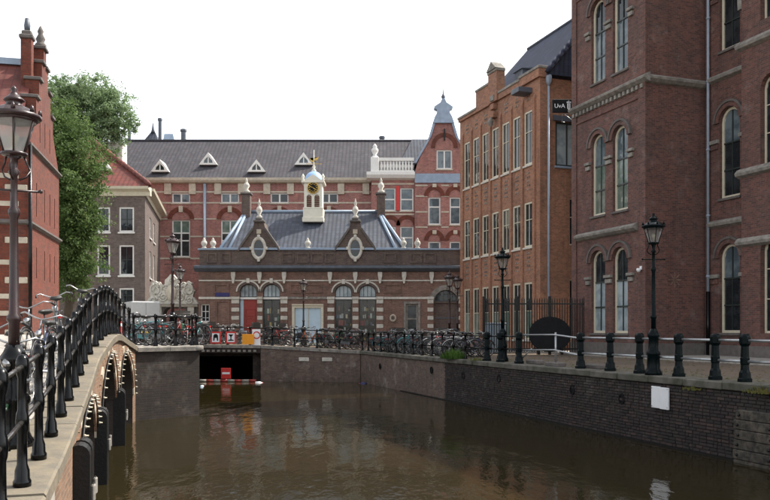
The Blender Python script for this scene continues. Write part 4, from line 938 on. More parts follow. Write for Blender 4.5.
window(st, F, *ops[5], 0, WHITE, G_DARK, 1, (.6,), .07, .16, .04, world=True, sill=S_PALE)
o = ops[6]; window(st, F, o[0], o[1], o[2], o[3], 0, S_GREY, [G_DARK, G_DARK], 0, (.66,), .1, .1, .1, .1, world=True, name='side_door')
mb = MB(F); ring_frame(mb, o[0]-.14, o[1]+.14, o[2]-.1, o[3]+.14, 0, .13, -.05, .02, bottom=False); part('door_surround', mb, S_GREY, st, True)
mb = MB(F); mb.box(o[0]+.62, o[1]-.11, .09, .13, o[2], o[3]-.1); part('open_leaf', mb, CREAM, st, True) if False else None
o = ops[7]; window(st, F, o[0], o[1], sz(302), o[3], .7, FRAMEG, G_DARK, 4, (), .06, .16, .03, world=True, name='fanlight')
mb = MB(F); mb.box(o[0], o[1], .22, .3, .1, sz(302)); mb.box(o[0], o[1], .12, .3, sz(303), sz(301.6)); gdr = part('gate_door', mb, B_STATD, st, True)
for zz in (1.1, 1.75): mb = MB(F); mb.box(o[0]+.04, o[1]-.04, .19, .219, zz, zz+.06); part('door_rail', mb, LEADD, gdr, True)
# round cartouche and blue name plate
mb = MB(F); x, z = sx(393), sz(318)
mb.loft([[(x+r*math.cos(a*math.pi/8), y, z+r*1.15*math.sin(a*math.pi/8)) for a in range(16)] for r, y in ((.2, .01), (.2, -.06), (.14, -.09), (.11, -.04))]); ct = part('cartouche', mb, S_CREAM, st, True)
mb = MB(F); mb.loft([[(x+r*math.cos(a*math.pi/8), y, z+r*1.15*math.sin(a*math.pi/8)) for a in range(16)] for r, y in ((.1, -.038), (.1, -.055), (.02, -.06))]); part('cartouche_field', mb, B_STATD, ct, True)
block(st, F, sx(215.3), sx(229.3), sz(296.8), sz(292.8), .09, BLUP, 'name_plate', world=True)
# hip roof
E0, E1, zeS = sx(219), sx(405), sz(249.3)
YR = 52.0; zrS = PZ(212, YR)
mb = MB(); mb.add([(E0, D+.3, zeS), (E1, D+.3, zeS), (PX(379, YR), YR, zrS), (PX(246, YR), YR, zrS), (E1, 55.5, zeS), (E0, 55.5, zeS)], [(0, 1, 2, 3), (3, 2, 4, 5), (0, 3, 5), (1, 4, 2)])
part('roof', mb, SLATE, st, True)
mb = MB(); mb.tube([(PX(245, YR), YR, zrS+.03), (PX(380, YR), YR, zrS+.03)], .11, 6); part('ridge_flashing', mb, LEAD, st, True)
for a, b in (((E0, D+.3, zeS), (PX(246, YR), YR, zrS)), ((E1, D+.3, zeS), (PX(379, YR), YR, zrS))):
    a, b = Vector(a), Vector(b); sgn = -1 if a.x < sx(300) else 1
    for off in (0, .55):
        mb = MB(); mb.tube([tuple(a+Vector((sgn*off*-1.0, 0, .06))), tuple(b+Vector((-sgn*off*.15, 0, .06)))], .1, 6); part('hip_flashing', mb, LEAD, st, True)
mb = MB(F); mb.box(E0-.2, E1+.2, .2, .6, zeS-.02, zeS+.12); part('eaves_gutter', mb, LEAD, st, True)
# wall gables with oval windows
for px in (259, 355.3):
    GFs = FR(D-.06); x = lambda p: sx(px+p)
    mb = MB(GFs)
    mb.prism([(x(-20.5), sz(251)), (x(20.5), sz(251)), (x(18.8), sz(247)), (x(6.4), sz(229)), (x(4.6), sz(222)), (x(2.2), sz(219.5)), (x(-2.2), sz(219.5)), (x(-4.6), sz(222)), (x(-6.4), sz(229)), (x(-18.8), sz(247))], .04, 1.6)
    gb = part('wall_gable', mb, B_STATD, st, True)
    for sg_ in (-1, 1):
        mb = MB(GFs); mb.prism([(x(sg_*21.2), sz(251)), (x(sg_*19.6), sz(251)), (x(sg_*17.8), sz(247.4)), (x(sg_*5.4), sz(229.3)), (x(sg_*6.9), sz(228)), (x(sg_*19.6), sz(246.4))], -.06, .5); part('gable_coping', mb, S_DARK, gb, True)
    mb = MB(GFs); mb.cbox(x(-5.6), x(5.6), -.1, .5, sz(222.4), sz(220), .04); mb.cbox(x(-3.4), x(3.4), -.06, .4, sz(220)+.002, sz(218), .03); cp = part('gable_cap', mb, S_DARK, gb, True)
    mb = MB(GFs); mb.lathe([(.16, 0), (.18, .1), (.07, .2), (.2, .45), (.14, .65), (.05, .75), (.09, .85), (.02, 1.15), (0, 1.2)], 8, (sx(px), .15), z0=sz(218)); part('finial', mb, S_PALE, gb, True)
    block(gb, GFs, x(-2.3), x(2.3), sz(234), sz(229.5), .05, S_CREAM, 'date_stone', world=True)
    cxo, czo = sx(px), sz(248.5)
    ov = lambda rx, rz, y: [(cxo+rx*.06*math.cos(a*math.pi/12), y, czo+rz*.06*math.sin(a*math.pi/12)) for a in range(24)]
    mb = MB(GFs); mb.loft([ov(7.6, 11.8, .06), ov(7.6, 11.8, -.1), ov(6.2, 10, -.14), ov(4.9, 8.4, -.1), ov(4.7, 8.2, .03)], False, True, True); ow = part('oval_window', mb, S_PALE, gb, True)
    mb = MB(GFs); mb.loft([ov(4.9, 8.4, .01), ov(4.9, 8.4, .03)]); part('pane', mb, G_DARK, ow, True)
    for dx, dz in ((0, 11.8), (0, -11.8), (7.5, 0), (-7.5, 0)): block(ow, GFs, cxo+(dx-1.4)*.06, cxo+(dx+1.4)*.06, czo+(dz-1.6)*.06, czo+(dz+1.6)*.06, .17, S_PALE, 'keystone', world=True)
    mb = MB(GFs); mb.box(x(-18), x(-8.9), -.03, .05, sz(249.2), sz(247.8)); mb.box(x(8.9), x(18), -.03, .05, sz(249.2), sz(247.8)); part('stone_band', mb, LEAD, gb, True)
# urns on the parapet
ub = MB(); ub.lathe([(.15, 0), (.15, .07), (.07, .11), (.15, .2), (.19, .32), (.16, .42), (.075, .5), (.09, .54), (.035, .62), (0, .66)], 10); ume = ub.mesh('urn', S_PALE)
for px in (203.5, 212.5, 307.5, 403.5, 417.5): obj('urn', ume, st, tuple(MTX[st.name] @ Vector((sx(px), D+.15, sz(248.3)))))
# two chimneys at the ridge ends
for px in (246.5, 381):
    Y = 51.7; x = PX(px, Y); mb = MB(); mb.cbox(x-.27, x+.27, Y-.25, Y+.3, zrS-1.2, PZ(195, Y), .02); ch = part('chimney', mb, B_STATD, st, True)
    mb = MB(); mb.cbox(x-.35, x+.35, Y-.33, Y+.38, PZ(195, Y)+.002, PZ(193, Y), .03); part('chimney_cap', mb, S_DARK, ch, True)
    mb = MB(); mb.lathe([(.2, 0), (.22, .12), (.1, .24), (.22, .45), (.14, .62), (.06, .7), (.09, .78), (0, 1.0)], 8, (x, Y), z0=PZ(193, Y)); part('finial', mb, S_PALE, ch, True)
# clock turret
Y = 50.6; TF = FR(Y); tx = lambda p: PX(p, Y); tz = lambda p: PZ(p, Y); cx = tx(313)
WT = plain('turret_paint', (.72, .69, .58), .5, var=.2, dark=(.5, .46, .36))
tow = thing('clock_turret', 'cream wooden clock turret with a blue dome and gilded weathervane on the slate roof', 'clock turret', (cx, Y, tz(222)))
mb = MB(TF); mb.cbox(tx(302.3), tx(323.7), -.08, 1.4, tz(222), tz(217), .03); mb.cbox(tx(303), tx(323), 0, 1.3, tz(217.01), tz(208), .02); base = part('base', mb, WT, tow, True)
lo = [(tx(306.6), tx(311.6), tz(207), tz(194.5), .158), (tx(314.4), tx(319.4), tz(207), tz(194.5), .158)]
mb = MB(TF); mb.wall(tx(304), tx(322), tz(208), tz(183), lo, .12, .02); mb.box(tx(304), tx(322), .16, 1.25, tz(208), tz(183)); mb.box(tx(304), tx(304)+.005, .021, .17, tz(208), tz(183)); mb.box(tx(322)-.005, tx(322), .021, .17, tz(208), tz(183)); part('belfry', mb, WT, tow, True)
for q in lo:
    for k in range(6): mb = MB(TF); mb.box(q[0]+.005, q[1]-.005, .05, .14, q[2]+.03+k*.12, q[2]+.08+k*.12); part('louvre', mb, B_LEFT, tow, True)
mb = MB(TF); mb.cbox(tx(301.5), tx(324.5), -.1, 1.4, tz(183)+.001, tz(180.5), .03); mb.cbox(tx(303), tx(323), -.02, 1.3, tz(208.4), tz(207.3), .02); part('cornice', mb, WT, tow, True)
mb = MB(TF); mb.prism([(tx(304.5), tz(180.5)), (tx(321.5), tz(180.5)), (tx(317), tz(177)), (tx(313), tz(174.5)), (tx(309), tz(177))], -.08, .1); part('clock_pediment', mb, WT, tow, True)
mb = MB(TF); mb.lathe([(.0, 0), (.36, .0), (.36, .04), (.31, .05), (.3, .04), (0, .04)], 20); mb.v = [(x+cx, Y-.0-z, y+tz(187.8)) for x, y, z in [(v[0], v[1]-Y, v[2]) for v in mb.v]]; cf = part('clock_face', mb, BLKP, tow, True)
for k in range(12):
    a = k*math.pi/6; mb = MB(TF); mb.box(-.018, .018, -.055, -.042, .2, .28); mb.v = [(cx+v[0]*math.cos(a)+v[2]*math.sin(a), v[1], tz(187.8)-v[0]*math.sin(a)+v[2]*math.cos(a)) for v in mb.v]; part('hour_mark', mb, GOLD, cf, True)
for a, l, w_ in ((2.2, .2, .022), (5.1, .26, .016)):
    mb = MB(TF); mb.box(-w_, w_, -.075, -.062, -.04, l); mb.v = [(cx+v[0]*math.cos(a)+v[2]*math.sin(a), v[1], tz(187.8)-v[0]*math.sin(a)+v[2]*math.cos(a)) for v in mb.v]; part('clock_hand', mb, GOLD, cf, True)
mb = MB(TF); ring = [[(cx+r*math.cos(a*math.pi/12), y, tz(187.8)+r*math.sin(a*math.pi/12)) for a in range(24)] for r, y in ((.36, -.01), (.38, -.06), (.32, -.07), (.31, -.04))]; mb.loft(ring, False); part('clock_bezel', mb, GOLD, tow, True)
DOME = plain('dome_lead', (.26, .42, .66), .4, var=.25, scale=3, dark=(.18, .28, .45))
mb = MB(TF); h = tz(169.5)-tz(180.5); mb.lathe([(.62*math.cos(a*math.pi/16), h*1.02*math.sin(a*math.pi/16)) for a in range(8)]+[(.08, h*1.04), (0, h*1.05)], 16, (cx, .65), z0=tz(180.5)); dm = part('dome', mb, DOME, tow, True)
mb = MB(TF); mb.lathe([(.12, 0), (.15, .1), (.06, .2), (.1, .32), (.03, .5), (.02, 1.4), (0, 1.42)], 8, (cx, .65), z0=tz(170)); fn = part('finial', mb, WT, dm, True)
mb = MB(TF); zz = tz(157.5); mb.box(cx-.5, cx+.5, .64, .66, zz-.28, zz-.25); mb.prism([(cx-.05, zz+.02), (cx+.3, zz+.18), (cx+.26, zz+.05), (cx+.12, zz-.08), (cx-.15, zz-.04), (cx-.28, zz+.1), (cx-.18, zz-.14), (cx+.05, zz-.16)], .63, .67); part('weathervane', mb, GOLD, dm, True)
for px in (303, 323): mb = MB(TF); mb.lathe([(.08, 0), (.1, .06), (.05, .12), (.11, .25), (.05, .36), (0, .44)], 8, (tx(px), .0), z0=tz(180.5)); part('corner_urn', mb, WT, tow, True)

# ------------------------------------------------------------------ grey-brown house on the left
D = 50.0; F = FR(D); hx = lambda p: PX(p, D); hz = lambda p: PZ(p, D)
hs = thing('brick_house', 'grey-brown brick house with red tiled roof and white sash windows behind the tree', 'house', (hx(120), D, 0))
wins = [(119, 134, 207, 232), (119, 134, 245, 275.5), (119, 134, 288, 304), (97, 110, 207, 232), (97, 110, 245, 275.5), (97, 110, 288, 304), (74, 87, 207, 232), (74, 87, 245, 275.5)]
ops = [(hx(a), hx(b), hz(d), hz(c)) for a, b, c, d in wins]
mb = MB(F); mb.wall(hx(40), hx(145), -.2, hz(191), ops, .2); part('front_wall', mb, B_HOUS, hs, True)
for i, o in enumerate(ops): window(hs, F, *o, 0, WHITE, G_DARK, 1, (.52,) if i % 3 else (.52,), .1, .05, .04, .1, world=True, sill=WHITE, bm_=FRAMEG)
c0 = Vector((hx(145), D)); c1 = Vector((PX(160, 61.6), 61.6)); dv = (c1-c0); ang = math.atan2(dv.y, dv.x); Ls = dv.length
HS = Matrix.Translation((c0.x, c0.y, 0)) @ Matrix.Rotation(ang, 4, 'Z')
so = [(a, a+1.1, z0, z1) for a in (3.2, 6.0) for z0, z1 in ((hz(232), hz(210)), (hz(275), hz(246)))]
mb = MB(HS); mb.wall(0, Ls, -.2, hz(191), so, .2); part('side_wall', mb, B_HOUS, hs, True)
for o in so: window(hs, HS, *o, 0, WHITE, G_BLIND, 1, (.5,), .1, .05, .04, .1, world=True, sill=WHITE)
mb = MB(F); mb.prism_yz([(.2, hz(196)), (-.08, hz(196)), (-.12, hz(192)), (-.5, hz(190)), (-.55, hz(187.5)), (.2, hz(187.5))], hx(40), hx(145)+.35); part('cornice', mb, CREAM, hs, True)
mb = MB(HS); mb.prism_yz([(.02, hz(196)), (-.08, hz(196)), (-.12, hz(192)), (-.5, hz(190)), (-.55, hz(187.6)), (.02, hz(187.6))], .22, Ls); part('cornice', mb, CREAM, hs, True)
ridx, ridz, rY = PX(92, 54), PZ(141, 54), 54.0
mb = MB(); e = hz(187.4); a0 = (hx(40), D-.5, e); a1 = (c0.x+.45, D-.5, e); a2 = (c1.x, c1.y, e); a3 = (hx(40), c1.y, e)
mb.add([a0, a1, a2, a3, (ridx, rY, ridz), (PX(60, 54), rY, ridz), (ridx-1.5, 58, ridz), (PX(60, 54), 58, ridz)], [(0, 1, 4, 5), (1, 2, 6, 4), (2, 3, 7, 6), (3, 0, 5, 7), (5, 4, 6, 7)]); part('roof', mb, TILER, hs, True)
n = 16; p, q = Vector(a1), Vector((ridx, rY, ridz))
for k in range(n):
    a, b = p.lerp(q, k/n), p.lerp(q, (k+1.1)/n); mb = MB(); mb.tube([tuple(a+Vector((0, 0, .06))), tuple(b+Vector((0, 0, .1)))], [.13, .16], 6); part('hip_tile', mb, TILER, hs, True)
mb = MB(); Y = 57.5; mb.cbox(PX(110, Y), PX(125, Y), Y-.5, Y+.5, 8, PZ(143, Y), .05); ch = part('chimney', mb, WHITE, hs, True)
for px in (112.5, 118): mb = MB(); mb.lathe([(.16, 0), (.2, .3), (.17, .6), (.1, .62)], 8, (PX(px, Y), Y), z0=PZ(143, Y)); part('chimney_pot', mb, LEADD, ch, True)
Y = 51.5; mb = MB(); x0, x1 = PX(101, Y), PX(113, Y); mb.box(x0, x1, Y-.4, Y+2.2, PZ(182, Y), PZ(172, Y)); mb.prism([(x0-.15, PZ(172, Y)), (x1+.15, PZ(172, Y)), ((x0+x1)/2, PZ(163, Y))], Y-.5, Y+3); dm = part('dormer', mb, WHITE, hs, True)
mb = MB(); mb.box(x0+.12, x1-.12, Y-.42, Y-.401, PZ(181, Y), PZ(173, Y)); part('pane', mb, G_SKY, dm, True)

# ------------------------------------------------------------------ white carved gateway
D = 49.0; F = FR(D); gx = lambda p: PX(p, D); gz = lambda p: PZ(p, D)
gt = thing('stone_gateway', 'pale carved stone gateway with scrolled crest between house and pavilion', 'gateway', (gx(172), D, 0))
mb = MB(F); mb.wall(gx(143), gx(199), -.2, gz(305), [(gx(163), gx(187), 0, gz(304.2)-.1, .5)], .8); mb.box(gx(143), gx(199), .5, 1.0, gz(308), gz(305)); part('wall', mb, S_DARK, gt, True)
for a, b in ((146, 152), (156, 162), (188, 194.5)): block(gt, F, gx(a), gx(b), .0, gz(307), .15, S_PALE, 'pier', world=True)
mb = MB(F); mb.prism_yz([(.6, gz(307)), (-.2, gz(307)), (-.34, gz(304.4)), (.6, gz(304))], gx(143), gx(198.5)); part('entablature', mb, S_PALE, gt, True)
outl = [(-28, 304), (28, 304), (25, 300), (22, 296.5), (23.5, 291), (20, 287), (21, 283), (17, 281), (13.5, 284), (10, 289), (7.5, 286), (7, 280), (4, 277.5), (1.5, 274.5), (-1.5, 274.5), (-4, 277.5), (-7, 280), (-7.5, 286), (-10, 289), (-13.5, 284), (-17, 281), (-21, 283), (-20, 287), (-23.5, 291), (-22, 296.5), (-25, 300)]
mb = MB(F); mb.prism([(gx(172+a*.96), gz(b)) for a, b in outl], -.1, .28); cr_ = part('crest', mb, S_PALE, gt, True)
def spiral(mb, x, z, r, turns, d0, sgn, th):
    path = []
    for k in range(int(turns*14)+1):
        a = d0+sgn*k/14*2*math.pi; q = r*(1-.8*k/(turns*14)); path.append((x+q*math.cos(a), -.12, z+q*math.sin(a)))
    mb.tube(path, th, 6)
for px, py, r, d0, s_ in ((156, 290, .42, 0, 1), (188, 290, .42, math.pi, -1), (154, 300, .26, 1, -1), (190, 300, .26, 2, 1), (164, 297, .3, 2, 1), (180, 297, .3, 1, -1), (172, 281, .2, 0, 1), (166, 287, .2, 1, -1), (178, 287, .2, 2, 1), (160, 284.5, .18, 0, -1), (184, 284.5, .18, 3, 1)):
    mb = MB(F); spiral(mb, gx(px), gz(py), r, 1.6, d0, s_, .055); part('scroll', mb, S_PALE, cr_, True)
mb = MB(F); c = (gx(172), gz(293)); mb.loft([[(c[0]+r*.34*math.cos(a*math.pi/8), y, c[1]+r*.5*math.sin(a*math.pi/8)) for a in range(16)] for r, y in ((1, -.09), (1, -.18), (.75, -.26), (.0, -.29))], True, True, True); part('shield', mb, S_CREAM, cr_, True)

# ------------------------------------------------------------------ red stepped-gable building, far left
rz = math.atan(.225)
rb = thing('gabled_building', 'red brick stepped-gable building with slit windows at the far left', 'building', (-11.6, 26, 0), rz)
# local: x along the front (wall runs to -x), y along the gable side
stn = 5.64; m_ = stn/2
RS = Matrix.Rotation(R(90), 4, 'Z')
sl = [(y-.055, y+.055, z0, z1) for z0, z1 in ((4.95, 6.1), (2.85, 3.9)) for y in (1.35, 2.75, 3.75, 4.7)]
mb = MB(RS); mb.wall(0, stn, -.3, 7.15, sl, .22); part('gable_wall', mb, B_LEFT, rb)
for o in sl: mb = MB(RS); mb.box(o[0], o[1], .18, .2, o[2], o[3]); part('slit_window', mb, G_DARK, rb)
steps = [(m_-1.55, m_+1.55, 7.15, 9.0), (m_-1.05, m_+1.05, 9.0, 9.75), (m_-.55, m_+.55, 9.75, 10.5), (m_-.24, m_+.24, 10.5, 11.1)]
for i, (a, b, z0, z1) in enumerate(steps):
    so_ = [(y-.05, y+.05, 7.6, 8.5) for y in (m_-.9, m_, m_+.9)] if i == 0 else []
    mb = MB(RS); mb.wall(a, b, z0, z1, so_, .2); mb.box(a, b, .21, .45, z0, z1); mb.box(a, a+.01, .002, .22, z0, z1); mb.box(b-.01, b, .002, .22, z0, z1); part('gable_step', mb, B_LEFT, rb)
    for aa, bb_ in (((a-.06, a+.45), (b-.45, b+.06)) if i < 3 else ((a-.06, b+.06),)): block(rb, RS, aa, bb_, z1+.002, z1+.11, .08, S_DARK, 'step_coping', back=.5)
for a, b in ((0, m_-1.6), (m_+1.6, stn)):
    sgn = 1 if a == 0 else -1; lo_, hi_ = (0, m_-1.55) if a == 0 else (stn, m_+1.55)
    mb = MB(RS); mb.prism([(lo_, 7.15), (hi_, 7.15), (hi_, 8.4)], 0, .4); part('gable_shoulder', mb, B_LEFT, rb)
for z in (7.15, 4.6): mb = MB(RS); mb.prism_yz([(.01, z-.09), (-.12, z-.03), (-.12, z+.03), (.01, z+.08)], -.1, stn+.02); part('string_course', mb, S_DARK, rb)
mb = MB(RS); mb.lathe([(.2, 0), (.2, .12), (.12, .2), (.17, .32), (.08, .5), (.11, .6), (.03, .78), (0, .8)], 8, (m_, .15), z0=11.2); part('pinnacle', mb, S_DARK, rb)
fo = [(-2.6, -1.7, 4.95, 5.75), (-2.6, -1.7, 1.6, 3.6), (-5.2, -4.2, 4.95, 5.75)]
mb = MB(); mb.wall(-14, 0, -.3, 7.2, fo, .2); part('front_wall', mb, B_LEFT, rb)
for o in fo: mb = MB(); mb.box(o[0]+.02, o[1]-.02, .04, .1, o[2], o[3]); part('shutter', mb, REDP, rb)
for z in (1.55, 2.1, 3.2, 5.1, 6.0): mb = MB(); mb.box(-1.1, -.28, -.015, .01, z, z+.16); mb.box(-14, -2.7, -.012, .01, z, z+.1); part('stone_band', mb, S_CREAM, rb)
for z in (.9, 2.6, 3.9, 5.6): block(rb, I4, -.7, -.02, z, z+.2, .03, S_CREAM, 'quoin')
mb = MB(); mb.prism_yz([(.01, 4.5), (-.12, 4.55), (-.12, 4.62), (.01, 4.68)], -14, .1); mb.prism_yz([(.01, 7.05), (-.2, 7.1), (-.25, 7.3), (.01, 7.3)], -14, .05); part('string_course', mb, S_DARK, rb)
mb = MB(); mb.add([(-14, -.2, 7.3), (-.3, -.2, 7.3), (-.3, m_, 10.6), (-14, m_, 10.6), (-14, stn+.2, 7.3), (-.3, stn+.2, 7.3)], [(0, 1, 2, 3), (3, 2, 5, 4)]); part('roof', mb, TILER, rb)
mb = MB(); mb.box(-14, -.3, m_-.2, m_+.2, 10.5, 10.72); part('ridge_lead', mb, LEAD, rb)
mb = MB(); mb.cbox(-.62, -.26, m_-.95, m_-.6, 9.2, 11.2, .02); ch = part('chimney', mb, B_LEFT, rb)
mb = MB(); mb.cbox(-.67, -.21, m_-1.0, m_-.55, 11.202, 11.35, .03); mb.cbox(-.6, -.28, m_-.93, m_-.62, 11.351, 11.5, .03); part('chimney_cap', mb, S_DARK, ch)
mb = MB(); mb.lathe([(.09, 0), (.11, .2), (.07, .45), (0, .47)], 8, (-.44, m_-.77), z0=11.5); part('chimney_pot', mb, LEADD, ch)
mb = MB(); mb.tube([(.08, -.08, -.2), (.08, -.08, 7.1)], .06, 8); part('downpipe', mb, IRON, rb)

# ------------------------------------------------------------------ street lamps
LH = 3.9
def lathe_me(name, prof, n, mat, smooth=True, c=(0, 0)):
    mb = MB(); mb.lathe(prof, n, c, smooth); return mb.mesh(name, mat)
L_PED = [(.21, 0), (.21, .1), (.185, .14), (.16, .2), (.15, .5), (.17, .53), (.17, .58), (.13, .63), (.115, .92), (.14, .96), (.15, 1.02), (.11, 1.08), (.075, 1.16)]
L_SHF = [(r*.86, z) for r, z in [(.07, 1.12), (.066, 1.4), (.09, 1.43), (.09, 1.47), (.062, 1.5), (.05, 2.55), (.072, 2.6), (.072, 2.64), (.046, 2.68), (.042, 3.02), (.075, 3.06), (.04, 3.1), (.05, 3.2), (.11, 3.25), (.0, 3.26)]]
L_CRW = [(.255, 3.64), (.285, 3.655), (.285, 3.69), (.24, 3.7), (.2, 3.745), (.13, 3.78), (.085, 3.79), (.085, 3.84), (.11, 3.85), (.1, 3.87), (.06, 3.9), (.025, 3.95), (.04, 3.975), (.0, 4.02)]
lme = {}
for key, mt in (('brown', IRONB), ('green', IRONG)):
    d = {}
    d['pedestal'] = lathe_me('pedestal', L_PED, 12, IRON if key == 'brown' else IRONG); d['shaft'] = lathe_me('shaft', L_SHF, 12, mt); d['crown'] = lathe_me('crown', L_CRW, 16, mt)
    mb = MB(); mb.tube([(-.27, 0, 2.86), (.27, 0, 2.86)], .014, 6); mb.lathe([(0, 0), (.022, .01), (.022, .04), (0, .05)], 6, (-.27, 0), z0=2.84); mb.lathe([(0, 0), (.022, .01), (.022, .04), (0, .05)], 6, (.27, 0), z0=2.84); d['ladder_bar'] = mb.mesh('ladder_bar', mt)
    mb = MB()
    for k in range(6):
        a = k*math.pi/3+math.pi/6; c, s_ = math.cos(a), math.sin(a); mb.tube([(.11*c, .11*s_, 3.25), (.235*c, .235*s_, 3.65)], .011, 5)
    mb.lathe([(.115, 3.235), (.14, 3.25), (.14, 3.275), (.115, 3.28)], 12); mb.lathe([(.225, 3.615), (.245, 3.62), (.245, 3.65), (.225, 3.655)], 12); d['lantern_frame'] = mb.mesh('lantern_frame', mt)
    mb = MB()
    path = [(.05+.1*math.sin(t_*.9)*1.0, 0, 3.0+.26*t_/3) for t_ in (0, .6, 1.2, 1.8, 2.4, 3.0)]
    mb.tube([(.05, 0, 2.98), (.13, 0, 3.02), (.17, 0, 3.1), (.13, 0, 3.18), (.11, 0, 3.24)], .012, 5); d['scroll'] = mb.mesh('scroll', mt)
    mb = MB(); mb.lathe([(.0, 3.7), (.025, 3.702), (.02, 3.75), (.0, 3.78)], 5, (.262, 0)); d['crown_point'] = mb.mesh('crown_point', mt)
    a0, a1 = -math.pi/6, math.pi/6; mb = MB(); r0, r1 = .112, .232
    mb.add([(r0*math.cos(a0), r0*math.sin(a0), 3.28), (r0*math.cos(a1), r0*math.sin(a1), 3.28), (r1*math.cos(a1), r1*math.sin(a1), 3.62), (r1*math.cos(a0), r1*math.sin(a0), 3.62)], [(0, 1, 2, 3)]); d['pane'] = mb.mesh('pane', LGLASS)
    mb = MB(); mb.lathe([(.02, 3.28), (.02, 3.36), (.045, 3.4), (.05, 3.46), (.0, 3.52)], 8); d['lamp_bulb'] = mb.mesh('lamp_bulb', BULB)
    lme[key] = d
def lamp(loc, s, label, key='brown', rz_=0):
    t_ = thing('street_lamp', label, 'street lamp', loc, rz_, 'crown-topped street lamps'); d = lme[key]
    t_.scale = (s, s, s)
    for k in ('pedestal', 'shaft', 'ladder_bar', 'lamp_bulb'): obj(k, d[k], t_)
    cr2 = obj('crown', d['crown'], t_); fr = obj('lantern_frame', d['lantern_frame'], t_)
    for k in range(6): obj('pane', d['pane'], fr, rot=(0, 0, k*math.pi/3))
    for k in range(8): obj('crown_point', d['crown_point'], cr2, rot=(0, 0, k*math.pi/4))
    for k in range(3): obj('scroll', d['scroll'], t_, rot=(0, 0, k*math.pi*2/3+.3))
    return t_
lamp((PX(14, 8.2), 8.2, -.12), .93, 'large foreground street lamp at the left edge behind the bridge railing', 'brown', .4)
lamp((PX(172.5, 28), 28, .58), .98, 'tallest lamp on the left bank, left of the smaller lamp by the gateway', 'brown')
lamp((PX(180, 40), 40, .35), 1.0, 'smaller lamp in front of the carved stone gateway', 'brown')
lamp((PX(303.5, 45), 45, .2), .95, 'street lamp in front of the pale blue pavilion doors', 'brown')
lamp((PX(449.5, 38), 38, 0), .97, 'left of two close lamps at the right end of the pavilion', 'brown')
lamp((PX(457.5, 40), 40, 0), .97, 'right of two close lamps beside the orange brick building', 'brown')
lamp((PX(502.5, 27.55), 27.55, .0), .98, 'slim lamp rising from the railing left of the black gate', 'green')
lamp((PX(653.5, 19.05), 19.05, .0), .97, 'street lamp in the railing before the dark building corner', 'green')

# ------------------------------------------------------------------ black gate, disc, cabinet
D = 35.0; gx0, gx1 = PX(484, D), PX(585, D)
ig = thing('iron_gate', 'black barred iron gate fencing off the alley between the two brick buildings', 'gate', (gx0, D, 0))
W_ = gx1-gx0
for f in (0, .325, .65, 1):
    mb = MB(); mb.cbox(W_*f-.06, W_*f+.06, -.06, .06, 0, 2.55, .012); part('post', mb, IRON, ig)
for z in (.25, 2.22):
    mb = MB(); mb.box(0, W_, -.02, .02, z-.03, z+.03); part('rail', mb, IRON, ig)
bb_m = MB(); bb_m.loft([[(-.018, -.018, .12), (.018, -.018, .12), (.018, .018, .12), (-.018, .018, .12)], [(-.018, -.018, 2.4), (.018, -.018, 2.4), (.018, .018, 2.4), (-.018, .018, 2.4)], [(-.001, -.001, 2.5), (.001, -.001, 2.5), (.001, .001, 2.5), (-.001, .001, 2.5)]]); bar_me = bb_m.mesh('bar', IRON)
n = 40
for k in range(1, n):
    x = W_*k/n
    if min(abs(x-W_*f) for f in (.325, .65)) > .07: obj('bar', bar_me, ig, (x, 0, 0))
ds = thing('oval_disc', 'large black oval disc leaning against the iron gate', 'disc', (PX(550, 34.7), 34.72, .12))
rg = lambda a_, b_, y: [(a_*math.cos(k*math.pi/20), y+(.0), .77+b_*math.sin(k*math.pi/20)) for k in range(40)]
mb = MB(); mb.loft([rg(.9, .75, -.03), rg(.92, .77, -.02), rg(.92, .77, .02), rg(.9, .75, .03)]); part('disc', mb, BLKP, ds)
for x in (-.5, .5): mb = MB(); mb.box(x-.06, x+.06, -.12, .12, -.11, .2); part('foot', mb, IRON, ds)
cb = thing('utility_cabinet', 'ribbed blue-grey utility cabinet behind the left end of the gate', 'cabinet', (PX(494.5, 36.3), 36.3, 0))
CAB = plain('cabinet_paint', (.26, .32, .37), .5, var=.25)
mb = MB(); mb.cbox(-.46, .46, -.25, .3, .05, 1.34, .03); bd = part('body', mb, CAB, cb)
mb = MB(); mb.cbox(-.5, .5, -.3, .34, 1.342, 1.4, .02); part('lid', mb, CAB, cb)
mb = MB(); mb.box(-.44, .44, -.22, .28, 0, .05); part('plinth', mb, S_DARK, cb)
for k in range(8): mb = MB(); mb.box(-.4+k*.104, -.36+k*.104, -.275, -.251, .12, 1.28); part('rib', mb, CAB, bd)

# ------------------------------------------------------------------ railing signs and floating barrier
def sgn_thing(px, Y, z, w_, h_, label, face, inner=None):
    t_ = thing('railing_sign', label, 'sign', (PX(px, Y), Y, z))
    mb = MB(); mb.cbox(-w_/2, w_/2, -.02, .0, 0, h_, .006); p_ = part('plate', mb, face, t_)
    if inner: mb = MB(); mb.box(-w_/2+.08, w_/2-.08, -.025, -.0195, .08, h_-.08); part('field', mb, inner, p_)
    return t_, p_
for px, lab in ((215.8, 'left of the two red-bordered white signs on the far railing'), (231, 'right of the two red-bordered white signs on the far railing')):
    t_, p_ = sgn_thing(px, 41.45, .36, .54, .62, lab, REDP, WHTP)
    if px < 220: 
        mb = MB(); mb.prism([(-.13, .15), (-.07, .15), (-.05, .3), (.05, .3), (.07, .15), (.13, .15), (.12, .42), (.06, .5), (-.06, .5), (-.12, .42)], -.031, -.026); part('symbol', mb, BLKP, p_)
    else:
        mb = MB(); mb.prism([(-.15, .15), (.15, .15), (.15, .19), (.03, .22), (.03, .36), (.13, .48), (-.13, .48), (-.03, .36), (-.03, .22), (-.15, .19)], -.031, -.026); part('symbol', mb, BLKP, p_)
sgn_thing(248.2, 41.3, .33, .62, .52, 'plain orange board hung on the far railing', ORNP)
